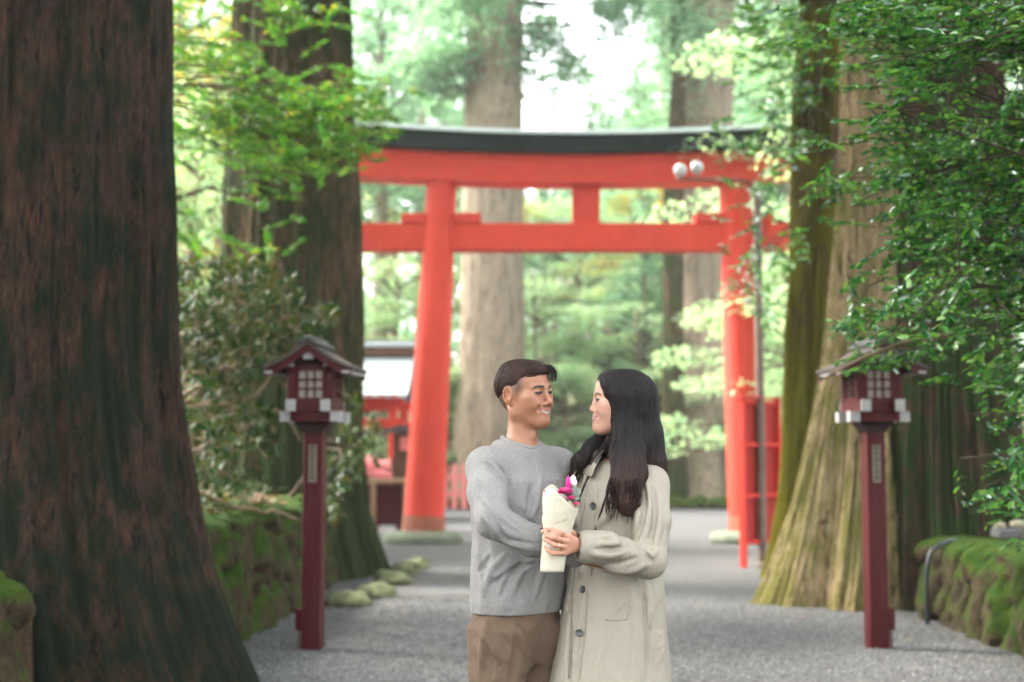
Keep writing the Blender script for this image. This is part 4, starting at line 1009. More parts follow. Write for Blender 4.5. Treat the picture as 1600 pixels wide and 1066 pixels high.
    def mesh(s):
        D=s.D; S=D<0; nx,ny,nz=D.shape
        cnt=np.zeros((nx-1,ny-1,nz-1),np.int8)
        for dx in (0,1):
            for dy in (0,1):
                for dz in (0,1): cnt+=S[dx:nx-1+dx,dy:ny-1+dy,dz:nz-1+dz]
        act=(cnt>0)&(cnt<8); I=np.argwhere(act); idx=np.full(act.shape,-1,np.int32); idx[act]=np.arange(len(I))
        acc=np.zeros((len(I),3)); n=np.zeros(len(I)); ax=s.a
        for k in range(3):
            o=[q for q in range(3) if q!=k]
            for p in (0,1):
                for r in (0,1):
                    a=I.copy(); a[:,o[0]]+=p; a[:,o[1]]+=r; b=a.copy(); b[:,k]+=1
                    va=D[a[:,0],a[:,1],a[:,2]]; vb=D[b[:,0],b[:,1],b[:,2]]; m=(va<0)!=(vb<0)
                    t=np.where(m,va/(va-vb+1e-12),0)
                    pt=np.stack([ax[q][a[:,q]] for q in range(3)],1); pt[:,k]+=t*(ax[k][b[:,k]]-ax[k][a[:,k]])
                    acc[m]+=pt[m]; n[m]+=1
        V=acc/n[:,None]; F=[]
        for k in range(3):
            o=[q for q in range(3) if q!=k]; sl=[slice(0,None)]*3; sl2=[slice(0,None)]*3; sl[k]=slice(0,-1); sl2[k]=slice(1,None)
            A,B=S[tuple(sl)],S[tuple(sl2)]; E=np.argwhere(A!=B); E=E[(E[:,o[0]]>0)&(E[:,o[1]]>0)&(E[:,o[0]]<D.shape[o[0]]-1)&(E[:,o[1]]<D.shape[o[1]]-1)]
            q=[]
            for p,r in ((0,0),(1,0),(1,1),(0,1)):
                c=E.copy(); c[:,o[0]]-=p; c[:,o[1]]-=r; q.append(idx[c[:,0],c[:,1],c[:,2]])
            q=np.stack(q,1); fl=A[E[:,0],E[:,1],E[:,2]]
            if k==1: fl=~fl
            q[~fl]=q[~fl][:,::-1]; F.append(q)
        F=np.concatenate(F); F=F[(F>=0).all(1)]
        return V,F
def relax(V,F,n=2,w=.5):
    for _ in range(n):
        A=np.zeros_like(V); c=np.zeros(len(V))
        for i in range(4):
            j=(i+1)%4
            for a,b in ((i,j),(j,i)): np.add.at(A,F[:,a],V[F[:,b]]); np.add.at(c,F[:,a],1)
        V=V*(1-w)+w*A/np.maximum(c,1)[:,None]
    return V
def strands(name,vol,seeds,dirf,steps,step,rad,mat,parent,off=.0015,rs=None,curl=0.,lift=None,rand=True):
    """thin hair strands traced over the surface of vol from the seeds"""
    P=seeds.copy(); n=len(P); path=[]
    o=off+(rs.rand(n)*off if rand else 0); jit=rs.normal(size=(n,3))*curl; L=(rs.uniform(.55,1,n)*steps).astype(int)
    prev=None
    for i in range(steps):
        g=vol.grad(P); d0=vol.sample(P); L=np.where((np.abs(d0)>.009)&(L>i),max(i,1),L); P=P-g*np.clip(d0-o,-.01,.01)[:,None]; path.append(P.copy())
        t=dirf(P)+jit; t=t-g*np.sum(t*g,1)[:,None]
        t/=np.linalg.norm(t,axis=1)[:,None]+1e-9
        if prev is not None: t=t*.5+prev*.5; t/=np.linalg.norm(t,axis=1)[:,None]+1e-9
        prev=t; P=P+t*step
    A=np.array(path).transpose(1,0,2)      # n,steps,3
    for i in range(n): A[i,L[i]:]=A[i,L[i]-1]
    T=np.gradient(A,axis=1); T/=np.linalg.norm(T,axis=2)[:,:,None]+1e-9
    G=vol.grad(A.reshape(-1,3)).reshape(A.shape); B=np.cross(T,G); B/=np.linalg.norm(B,axis=2)[:,:,None]+1e-9
    u=np.linspace(0,1,steps)[None]; r=rad*np.minimum(1,(1-u/(L[:,None]/steps)).clip(0)*4)*np.minimum(1,u*12+.25)
    V=np.stack([A+B*r[...,None],A+G*r[...,None]*.7,A-B*r[...,None]],2)  # n,steps,3,3
    idx=np.arange(n*steps*3).reshape(n,steps,3); F=[]
    for a,b in ((0,1),(1,2)): F.append(np.stack([idx[:,:-1,a],idx[:,:-1,b],idx[:,1:,b],idx[:,1:,a]],-1).reshape(-1,4))
    F=np.concatenate(F); keep=np.repeat(np.ones(1,bool),len(F))
    rnd=np.repeat(rs.rand(n),steps*3)
    o_=link(name,fast_mesh(name,V.reshape(-1,3),F,True,{'rnd':('POINT',rnd)}),mat,parent); return o_
# ================================================================ people
def skinmat(name):
    t=NT(name); c=t.attr('Col','Color'); v=t.coord(); n=t.noise(v,55,3)
    c=t.mix(t.math('MULTIPLY',n,.25),c,t.mix(1.,c,(.85,.70,.65),'MULTIPLY'))
    p=t.n('ShaderNodeBsdfPrincipled'); t.set(p,'Base Color',c); t.set(p,'Roughness',.46); t.set(p,'Specular IOR Level',.4)
    t.set(p,'Subsurface Weight',.12); t.set(p,'Subsurface Radius',(.012,.005,.003)); t.set(p,'Subsurface Scale',1.0); t.set(p,'Normal',t.bump(t.noise(v,420,2),.12,.001))
    return t.done(p.outputs[0])
M['skin']=skinmat('skin')
def hairmat(name,cols,rough=.35):
    t=NT(name); r=t.attr('rnd'); c=t.ramp(r,[(i/(len(cols)-1),k) for i,k in enumerate(cols)])
    v=t.coord((1,1,.08)); n=t.noise(v,240,3)
    return t.done(t.pbsdf(c,rough,.2,t.bump(n,.7,.004)))
M['hairm']=hairmat('dark_brown_hair',[(.010,.005,.004),(.026,.012,.009),(.060,.026,.018)],.52)
def longhair():
    t=NT('long_black_hair'); r=t.attr('rnd'); v=t.coord((1,1,1)); sep=t.n('ShaderNodeSeparateXYZ'); t.t.links.new(v,sep.inputs[0])
    mr=t.n('ShaderNodeMapRange'); t.set(mr,0,sep.outputs[2]); t.set(mr,1,1.46); t.set(mr,2,1.22); t.set(mr,3,0.); t.set(mr,4,1.)
    c=t.mix(mr.outputs[0],t.ramp(r,[(0,(.006,.005,.005)),(1,(.022,.017,.016))]),t.ramp(r,[(0,(.022,.010,.008)),(1,(.095,.042,.028))]))
    return t.done(t.pbsdf(c,.55,.18,t.bump(t.noise(t.coord((1,1,.06)),260,3),.8,.004)))
M['hairw']=longhair()
def knit():
    t=NT('grey_marl_knit'); v=t.coord(); n=t.noise(v,420,2,.7); n2=t.noise(v,9,4); n3=t.noise(t.coord((1,1,.5)),900,2)
    c=t.mix(t.ramp(n,[(.36,0.),(.64,1.)]),(.155,.148,.139),(.285,.272,.254)); c=t.mix(t.ramp(n2,[(.4,0.),(.7,.15)]),c,(.20,.20,.20))
    cr=t.noise(t.coord((1,1,.7)),16,5,.6,1.2)
    return t.done(t.pbsdf(c,.92,.15,t.bump(t.math('ADD',t.math('MULTIPLY',n3,.12),t.math('MULTIPLY',cr,.9)),.45,.016)))
M['knit']=knit()
def cloth(name,c,rough=.7,cre=.3,scale=11,sheen=.0,st=(1,1,.55)):
    t=NT(name); v=t.coord(); cr=t.noise(t.coord(st),scale,5,.58,1.6); w=t.noise(v,800,2); n2=t.noise(v,5,4)
    k=t.mix(t.ramp(n2,[(.35,0.),(.7,1.)]),tuple(x*.93 for x in c),c); k=t.mix(t.math('MULTIPLY',w,.3),k,tuple(x*.8 for x in c))
    return t.done(t.pbsdf(k,rough,.35,t.bump(t.math('ADD',cr,t.math('MULTIPLY',w,.03)),cre,.03),Sheen_Weight=sheen))
M['trouser']=cloth('brown_cotton',(.115,.074,.046),.85,.45,9)
M['coat']=cloth('beige_coat_cloth',(.280,.250,.190),.52,.5,7); M['seam']=cloth('coat_seam_shade',(.17,.148,.108),.7,.3)  # seam colour darker than the coat, standing in for groove shadow
M['dress']=simple('dark_inner_cloth',(.022,.016,.014),.7,.3)
M['collar']=simple('dark_brown_collar',(.028,.017,.012),.55,.5,.2)
M['button']=simple('grey_button',(.045,.045,.047),.35,.5,.1)
M['shoe']=simple('dark_shoe',(.03,.025,.02),.5,.5)
M['eye']=simple('eye_white',(.62,.58,.54),.2,.6,.02); M['iris']=simple('dark_iris',(.018,.010,.007),.12,.7,.05); M['teeth']=simple('teeth',(.74,.70,.62),.3,.5,.03)
M['gold']=simple('ring_gold',(.75,.55,.25),.25,.8); M['gold'].node_tree.nodes['Principled BSDF'].inputs['Metallic'].default_value=1

def basis(yaw,pitch=0.,roll=0.):
    """columns: person's right, forward, up. yaw measured from the camera towards +X"""
    f=np.array([math.sin(yaw),-math.cos(yaw),0]); r=np.array([f[1],-f[0],0]); u=np.array([0,0,1.])
    f2=f*math.cos(pitch)+u*math.sin(pitch); u2=-f*math.sin(pitch)+u*math.cos(pitch)
    r3=r*math.cos(roll)+u2*math.sin(roll); u3=-r*math.sin(roll)+u2*math.cos(roll)
    return np.stack([r3,f2,u3],1)

def head(v,B,O,sc,fem=False):
    v.frame(B,O,sc); w=.94 if fem else 1.0
    v.ell((0,-.014,.031),(.076*w,.095,.077),.02)
    v.ell((0,-.050,-.004),(.060*w,.052,.058),.03)
    v.ell((0,.040,.044),(.058*w,.046,.050),.03)
    v.ell((0,.040,-.020),(.056*w,.043,.056),.03)
    for s in (-1,1):
        v.cap((s*.062*w,-.004,.0),(s*(.048 if fem else .054)*w,.0,-.062),.014,.013,.03)
        v.cap((s*(.046 if fem else .048)*w,.0,-.064),(s*.014,.070,-.100),.014,.013,.032)
        v.ell((s*.043*w,.060,-.012),(.020,.019,.017),.024)
        v.ell((s*.036*w,.071,-.040),(.015,.014,.017),.02); v.ell((s*.040*w,.034,-.036),(.018,.032,.030),.03)
    v.ell((0,.060,-.058),(.032,.034,.034),.025)
    v.ell((0,.076,-.099),(.015,.015,.013),.018)
    v.cap((0,.050,-.085),(0,-.01,-.085),.030,.030,.03)
    for s in (-1,1):
        v.cap((s*.014,.0865,.0225),(s*.046*w,.070,.024),.0075 if not fem else .005,.006,.014)
        v.ell((s*.031*w,.099,.0045),(.0165,.016,.0115),.012,True)
        v.ell((s*.0315*w,.0765,.0035),(.0155,.0135,.0118),.006)           # lids over the eyeball
        v.ell((s*.0315*w,.0925,.0022),(.0128,.0085,.0026),.0015,True)     # narrowed smiling eye slit
    nt=-.0085 if fem else 0.
    v.cap((0,.086,.014),(0,.1045+nt,-.026),.0062,.0085,.012)
    v.ell((0,.1075+nt,-.033),(.0098 if not fem else .0082,.0105,.0088),.008)
    for s in (-1,1):
        v.ell((s*.0125,.0965+nt*.7,-.0375),(.0075,.0095,.0072),.006)
        v.ell((s*.0062,.1035+nt,-.0445),(.0032,.0045,.0030),.002,True)
    # lips and smiling mouth
    U=[(-.031,.0725,-.0530),(-.017,.0855,-.0605),(-.005,.0910,-.0620),(.005,.0910,-.0620),(.017,.0855,-.0605),(.031,.0725,-.0530)]
    Lp=[(-.030,.0725,-.0545),(-.015,.0835,-.0750),(0,.0875,-.0790),(.015,.0835,-.0750),(.030,.0725,-.0545)]
    v.chain(U,[.0030,.0042,.0046,.0046,.0042,.0030],.005); v.chain(Lp,[.003,.0052,.0060,.0052,.003],.005)
    Mo=[(-.028,.0790,-.0560),(-.012,.0915,-.0670),(0,.0945,-.0690),(.012,.0915,-.0670),(.028,.0790,-.0560)]
    for s in (-1,1):   # smile fold
        v.ell((s*.034,.0835,-.052),(.0050,.0060,.0100),.010,True)
    # ears
    for s in (-1,1):
        rot=np.array(Matrix.Rotation(s*R(-18),3,'Z')@Matrix.Rotation(R(12),3,'X'))
        v.ell((s*.079*w,-.014,-.004),(.0075,.0185,.031),.006,rot=rot); v.ell((s*.089*w,-.009,.001),(.0100,.0100,.018),.003,True,rot=rot)
        v.chain([np.array([s*(.0815*w+.004*math.cos(q_)),-.014-.0165*math.cos(q_)*1.0,-.002+.029*math.sin(q_)]) for q_ in np.linspace(-1.3,2.6,10)],.0036,.003)
        v.ell((s*.076*w,-.006,-.030),(.006,.009,.011),.006)
def paint(V,B,O,sc,skin,fem=False,lips=(.42,.12,.10)):
    P=((V-O)@B)/sc; x,y,z=P[:,0],P[:,1],P[:,2]; ax=np.abs(x); w=.94 if fem else 1.0
    C=np.tile(np.array(skin,float),(len(V),1)); front=(y>.055)
    def blend(m,col): nonlocal C; m=np.clip(m,0,1)[:,None]; C=C*(1-m)+np.array(col)*m
    g=lambda cx,cy,cz,rx,ry,rz_:np.exp(-((ax-cx)/rx)**2-((y-cy)/ry)**2-((z-cz)/rz_)**2)
    blend(g(.040,.070,-.028,.020,.03,.018)*.30,(skin[0]*1.12,skin[1]*.80,skin[2]*.76))
    blend(g(0,.108,-.035,.014,.02,.012)*.35,(skin[0],skin[1]*.7,skin[2]*.65))
    blend(g(.08,-.01,-.004,.02,.03,.035)*.45,(skin[0]*.95,skin[1]*.60,skin[2]*.55))
    # brows
    zb=.0235+.0018*np.sin(np.clip((ax-.012)/.036,0,1)*3.0)-(ax>.040)*(ax-.040)*.35
    blend(front*np.clip(1.25-np.abs(z-zb)/.0044,0,1)*((ax>.011)&(ax<.050)).astype(float)*(1.6 if not fem else 1.0),(.035,.020,.016) if not fem else (.09,.05,.04))
    # eye opening and lash line
    e=((ax-.0315*w)/.0160)**2+((z-.0026)/.0048)**2; blend((y>.06)*np.clip(1.6-e,0,1)*1.6,(.016,.008,.006))
    e=((ax-.0315*w)/.0175)**2+((z-.0070)/.0022)**2; blend((y>.06)*np.clip(1.2-e,0,1)*.55,(.06,.03,.022))
    # lips
    cz=.0135*(ax/.030)**2; zl=-.0695+cz; e=(ax/.0325)**2+((z-zl)/(.0150-.006*(ax/.03)**2))**2; blend((y>.066)*np.clip((1.05-e)*3,0,1)*.85,lips)
    zl=-.0690+cz; e=(ax/.0300)**2+((z-zl)/.0054)**2; blend((y>.06)*np.clip((1.0-e)*3,0,1),(.12,.035,.03))
    e=(ax/.0275)**2+((z-zl-.0006)/.0044)**2; blend((y>.06)*np.clip((1.0-e)*4,0,1),(.46,.40,.34))
    blend(g(.0062,.105,-.0455,.0035,.006,.0025),(.08,.03,.022))
    return C,P,blend,lambda: C
def colors(C): return np.concatenate([C,np.ones((len(C),1))],1)
def eyes(parent,B,O,sc,fem=False):
    w=.94 if fem else 1.0
    for s in (-1,1):
        c=np.array([s*.0315*w,.0760,.0030]); mb=MB(); mb.lathe([(.0115*math.sin(a),-.0115*math.cos(a)) for a in np.linspace(.05,3.09,14)],n=18)
        V=(np.concatenate(mb.v)+c)*sc@B.T+O; mb.v=[V]; e=mb.build('eyeball',M['eye'],parent,True)
        mb=MB(); mb.lathe([(.0058*math.sin(a),-.0058*math.cos(a)) for a in np.linspace(.05,3.09,10)],n=14)
        V=(np.concatenate(mb.v)*np.array([1,.6,1])+c+np.array([0,.0088,-.0003]))*sc@B.T+O; mb.v=[V]; mb.build('iris',M['iris'],e,True)

def hand(v,wr,kn,fing,th,palm=.013):
    """palm from the wrist to four knuckles, four fingers of three bones, thumb"""
    v.frame(); kn=np.array(kn)
    for q in kn: v.cap(wr,q,palm*1.25,palm*.82,.014)
    for F,r in zip(fing,(.0082,.0086,.0080,.0070)): v.chain(F,np.linspace(r*1.08,r*.78,len(F)),.0035)
    if th is not None: v.chain(th,np.linspace(.0135,.0085,len(th)),.006)

def make_man():
    t=empty('person',(.0,4.88,0)); tag(t,'man in grey sweater and brown trousers smiling toward the woman at his side','person')
    base=np.array([.0,4.88,0])
    B=basis(R(50),R(-1),R(-4)); O=np.array([.047,4.87,1.636]); sc=.965
    v=Vol(axis(-.30,.56,.012,[(-.09,.18,.0023),(.20,.34,.005)]),axis(4.50,5.30,.012,[(4.74,5.0,.0023),(4.58,4.74,.005)]),axis(0.0,1.76,.014,[(1.40,1.75,.0023),(.96,1.16,.005)]))
    Bt=basis(R(42)); C=np.array([.035,4.90,1.455]); Rt,Ft=Bt[:,0],Bt[:,1]
    # torso, legs, arms under the clothes
    v.frame(Bt,[.02,4.90,0])
    v.loft([(.86,0,-.01,.130,.090),(.98,0,0,.135,.09),(1.12,0,0,.130,.090),(1.28,0,.0,.160,.110),(1.38,0,0,.165,.105),(1.44,0,-.01,.11,.075)],.03)
    v.ell((0,-.01,.88),(.130,.090,.09),.03)
    for s in (-1,1):
        v.cap((s*.075,.0,.86),(s*.095,.02,.48),.068,.050,.03); v.cap((s*.095,.02,.48),(s*.10,-.01,.09),.055,.038,.02)
        v.cap((s*.10,-.03,.045),(s*.105,.15,.035),.036,.030,.02)
    S1=C+Rt*.165+np.array([0,0,-.075]); S2=C-Rt*.165+np.array([0,0,-.075])
    E1=np.array([-.062,4.63,1.215]); W1=np.array([.190,4.655,1.100])
    E2=np.array([.37,5.16,1.20]); W2=np.array([.395,5.02,1.10])
    v.frame(); v.chain([S1,E1,W1],[.042,.032,.026],.03); v.chain([S2,E2,W2],[.042,.032,.026],.03)
    v.cap(C+[0,0,-.02],S1,.045,.05,.04); v.cap(C+[0,0,-.02],S2,.045,.05,.04)
    # right hand resting at her waist under her sleeve
    k0=[W(922,858,4.675),W(924,866,4.68),W(925,874,4.685),W(924,881,4.69)]
    fg=[[k,k+[.030,.004,-.010],k+[.052,.010,-.018],k+[.068,.018,-.022]] for k in k0]
    hand(v,W1+[.008,0,-.004],k0,fg,[W1+[.02,-.01,.01],W1+[.05,-.012,.0],W1+[.075,-.008,-.012]])
    kb=[W2+np.array([.05,.0,.02-.017*i]) for i in range(4)]
    hand(v,W2,kb,[[k,k+[.02,-.03,0],k+[.02,-.06,0],k+[.005,-.075,0]] for k in kb],[W2+[.02,0,.02],W2+[.03,-.03,.05]])
    # neck
    nk=np.array([.030,4.885,1.44]); hb=O+B@np.array([0,-.014,-.065])
    v.frame(); v.cap(hb,nk,.047,.056,.02); v.cap(nk,C+Rt*.09+[0,0,-.04],.038,.035,.04); v.cap(nk,C-Rt*.09+[0,0,-.04],.038,.035,.04)
    st=O+B@np.array([.050,-.020,-.050]); v.cap(st,nk+Ft*.045+[0,0,-.01],.014,.011,.018)   # neck tendon
    v.ell(nk+B[:,1]*.055+[0,0,.055],(.011,.011,.015),.02)
    head(v,B,O,sc)
    V,F=v.mesh(); V=relax(V,F,1,.35)
    C_,P,blend,get=paint(V,B,O,sc,(.30,.140,.076),False,(.29,.095,.075)); x,y,z=P[:,0],P[:,1],P[:,2]
    # clipped hair fading into the skin at the sides and nape
    side=np.clip((.052+.35*(z-.03)-y)/.026,0,1)*np.clip((z+.020+.6*np.clip(-y-.01,0,1))/.032,0,1)*(np.abs(x)>.030)
    ear=np.exp(-((np.abs(x)-.085)/.012)**2-((y+.012)/.02)**2-((z+.004)/.032)**2)
    nape=(y<-.045)&(z>-.085)
    n=.93+.07*vn(P*420,3)
    m=np.clip(np.maximum(side,nape*np.clip((z+.085)/.03,0,1)),0,1)*(1-np.clip(ear*1.6,0,1))*(np.abs(x)<.0815)*n
    blend(m*.86,(.040,.024,.019)); C_=get()
    me=fast_mesh('body',V-base,F,True,None,{'Col':colors(C_)}); body=link('body',me,M['skin'],t)
    body.data.name='body'
    eyes(t,B,O-base,sc)
    # hair
    h=Vol(axis(-.12,.21,.003),axis(4.70,5.05,.003),axis(1.48,1.79,.003)); h.frame(B,O,sc)
    h.ell((0,-.020,.045),(.0775,.094,.070),.02); h.ell((0,-.050,.026),(.070,.062,.066),.03); h.ell((.004,.046,.078),(.054,.046,.030),.025); h.ell((0,-.02,.088),(.056,.075,.028),.02)
    h.ell((0,.103,.018),(.080,.050,.050),.010,True)
    h.plane((0,.44,-1.0),-.026,.010,(-.2,-.2,-.2),(.2,.2,.2))       # keeps what lies above a line rising to the front
    h.ell((0,-.062,.004),(.050,.034,.040),.02)
    h.ell((-.008,.060,.080),(.034,.024,.014),.014)
    hv=h
    Vh,Fh=h.mesh(); n=fbm(Vh*np.array([60,60,60]),4,3)*.0022; 
    hm=link('hair',fast_mesh('hair',Vh-base,Fh,True,{'rnd':('POINT',.35+.3*vn(Vh*150,2))}),M['hairm'],t)
    rs=RS(11); sd=Vh[rs.choice(len(Vh),2600)]; L=((sd-O)@B)/sc; sd=sd[(L[:,2]>.0)|(L[:,1]<-.03)]
    def df(Pw):
        q=((Pw-O)@B)/sc; d=np.zeros_like(q)
        d[:,1]=-1.0; d[:,2]=np.where(q[:,1]<-.03,-1.2,.1); d[:,0]=np.sign(q[:,0]+.03)*(.35+.6*np.clip(np.abs(q[:,0]+.03)/.06,0,1)); d[:,2]-=np.clip(np.abs(q[:,0])/.07,0,1)*.9
        fr=np.clip((q[:,1]-.045)/.03,0,1)[:,None]
        return (d)@B.T
    ob=strands('hair_strand',hv,sd,df,14,.0042,.0009,M['hairm'],hm,.0015,rs,.22); ob.location=tuple(-base)
    # fringe falling over the far temple
    mb=MB()
    for i in range(75):
        x0=-.002-.044*rs.rand(); a=np.array([x0,.050+.018*rs.rand(),.094+.004*rs.rand()])
        k=rs.rand(); q=[np.zeros(3),np.array([-.003,.014,.001]),np.array([-.006,.026+.006*k,-.008]),np.array([-.009-.004*k,.035+.007*k,-.026]),np.array([-.010-.004*k,.033+.006*k,-.044-.016*k])]
        mb.tube(np.array([O+B@(a+p)*sc for p in q])+rs.normal(size=(5,3))*.0006,[.0011,.0011,.0009,.0007,.0003],4,cap=False)
    V_=np.concatenate(mb.v)-base; mb.v=[V_]; mb.build('fringe',M['hairm'],hm,True)
    # sweater
    s=Vol(axis(-.24,.50,.0042),axis(4.50,5.28,.0055),axis(.87,1.50,.0045)); s.frame()
    s.frame(Bt,[.022,4.905,0])
    md=lambda a,z:1+.018*np.sin(a*7+z*9)*np.clip((1.2-z)/.3,0,1)+.010*np.sin(a*13-z*14)
    s.loft([(.895,0,-.008,.172,.128),(.93,0,-.005,.178,.133),(1.02,0,0,.176,.135),(1.14,0,0,.170,.130),(1.26,0,.004,.182,.134),(1.34,0,.0,.184,.128),(1.40,0,-.004,.160,.105),(1.440,0,-.006,.118,.086),(1.472,.008,-.012,.068,.062)],.02,mod=md,pw=2.2)
    s.frame(); s.cap(C+[0,0,-.035],S1+[0,0,.008],.056,.062,.05); s.cap(C+[0,0,-.035],S2+[0,0,.008],.056,.062,.05)
    s.chain([S1,(S1+E1)/2+Rt*.008,E1],[.066,.062,.056],.025); s.chain([E1,(E1+W1)/2+[0,0,-.006],W1+[.01,0,0]],[.055,.050,.039],.02)
    s.chain([S2,E2],[.066,.056],.03); s.chain([E2,W2],[.055,.040],.02)
    nb=nk+[0,0,.020]
    s.cap(nb+[0,0,.09],nb+[0,0,.002],.060,.056,.004,True)
    for f in ([(752,712),(775,735),(795,765),(812,800)],[(764,706),(783,732),(798,758)],[(742,735),(752,770),(770,800)],
              [(815,790),(835,815),(848,832)],[(762,815),(785,828),(812,838),(838,846)],[(775,800),(800,822),(828,838)],[(788,845),(812,852),(840,858)],
              [(845,745),(836,790),(820,830)],[(860,760),(850,800)],[(748,885),(775,900),(810,905)],[(800,930),(812,895),(842,868)],[(755,930),(768,890),(790,866)],[(835,935),(842,905),(850,880)],[(742,860),(752,885),(756,930)]):
        s.fold(f,.010,-.002,.011)
    for f in ([(758,722),(786,750),(806,790),(822,812),(846,830)],[(770,715),(790,745)],[(758,790),(775,822),(800,858),(846,866)],[(752,810),(764,838),(790,868)],[(830,760),(826,800),(812,838)],[(770,912),(800,892),(835,880)],[(782,935),(795,905),(815,880)],[(745,900),(765,870)],[(745,745),(756,775)]):
        s.fold(f,.008,.003,.009,True)
    Vs,Fs=s.mesh(); nrm=fbm(Vs*np.array([13,13,13]),8,3)*.0035
    g=s.grad(Vs); Vs=Vs+g*nrm[:,None]; Vs=relax(Vs,Fs,1,.4)
    sw=link('sweater',fast_mesh('sweater',Vs-base,Fs,True),M['knit'],t)
    # neckband, hem band
    a=np.linspace(0,2*math.pi,49); mb=MB(); ring=np.stack([nb[0]+Rt[0]*np.cos(a)*.062+Ft[0]*np.sin(a)*.060,nb[1]+Rt[1]*np.cos(a)*.062+Ft[1]*np.sin(a)*.060,nb[2]+.004-.020*np.sin(a)+.004*np.cos(a)**2],1)-base
    for dz,dr in ((0,0),):
        ring[:,2]+=.005; mb.tube(ring,.0095,10,cap=False)
    mb.build('neckband',M['knit'],sw,True)
    # trousers
    q=Vol(axis(-.24,.30,.006),axis(4.66,5.14,.007),axis(.09,.97,.007)); q.frame(Bt,[.020,4.905,0])
    q.loft([(.735,0,-.004,.135,.095),(.80,0,-.004,.166,.120),(.88,0,-.008,.168,.124),(.96,0,-.006,.160,.118)],.02)
    for sd_ in (-1,1):
        q.loft([(.10,sd_*.105,-.005,.072,.072),(.45,sd_*.100,.01,.080,.085),(.70,sd_*.092,.0,.092,.110),(.84,sd_*.085,-.004,.088,.118)],mod=lambda a,z:1+.03*np.sin(z*38+a*2)*np.clip((.85-z)*3,0,1),k=.05)
    for f in ([(752,985),(768,1010),(790,1035)],[(745,1010),(765,1035),(775,1066)],[(800,975),(815,1000),(830,1040)],[(760,968),(757,1010),(752,1050)]): q.fold(f,.010,.0,.018)
    for f in ([(808,985),(808,1020),(800,1066)],[(742,985),(760,1020),(766,1060)],[(782,990),(795,1015)]): q.fold(f,.009,.001,.014,True)
    Vq,Fq=q.mesh(); g=q.grad(Vq); Vq=Vq+g*(fbm(Vq*np.array([11,11,8]),18,3)*.004)[:,None]; Vq=relax(Vq,Fq,2,.5)
    tr=link('trousers',fast_mesh('trousers',Vq-base,Fq,True),M['trouser'],t)
    for sd_ in (-1,1):
        z=Vol(axis(-.3,.4,.008),axis(4.5,5.3,.008),axis(-.02,.16,.008)); z.frame(Bt,[.02,4.905,0]); z.cap((sd_*.10,-.05,.055),(sd_*.105,.16,.042),.050,.040,.02); z.cap((sd_*.10,-.03,.05),(sd_*.10,-.03,.12),.045,.04,.02); z.frame(); z.plane((0,0,-1),-.004,.004,(-.3,4.5,-.02),(.4,5.3,.16))
        Vz,Fz=z.mesh(); link('shoe',fast_mesh('shoe',Vz-base,Fz,True),M['shoe'],t)
    return t
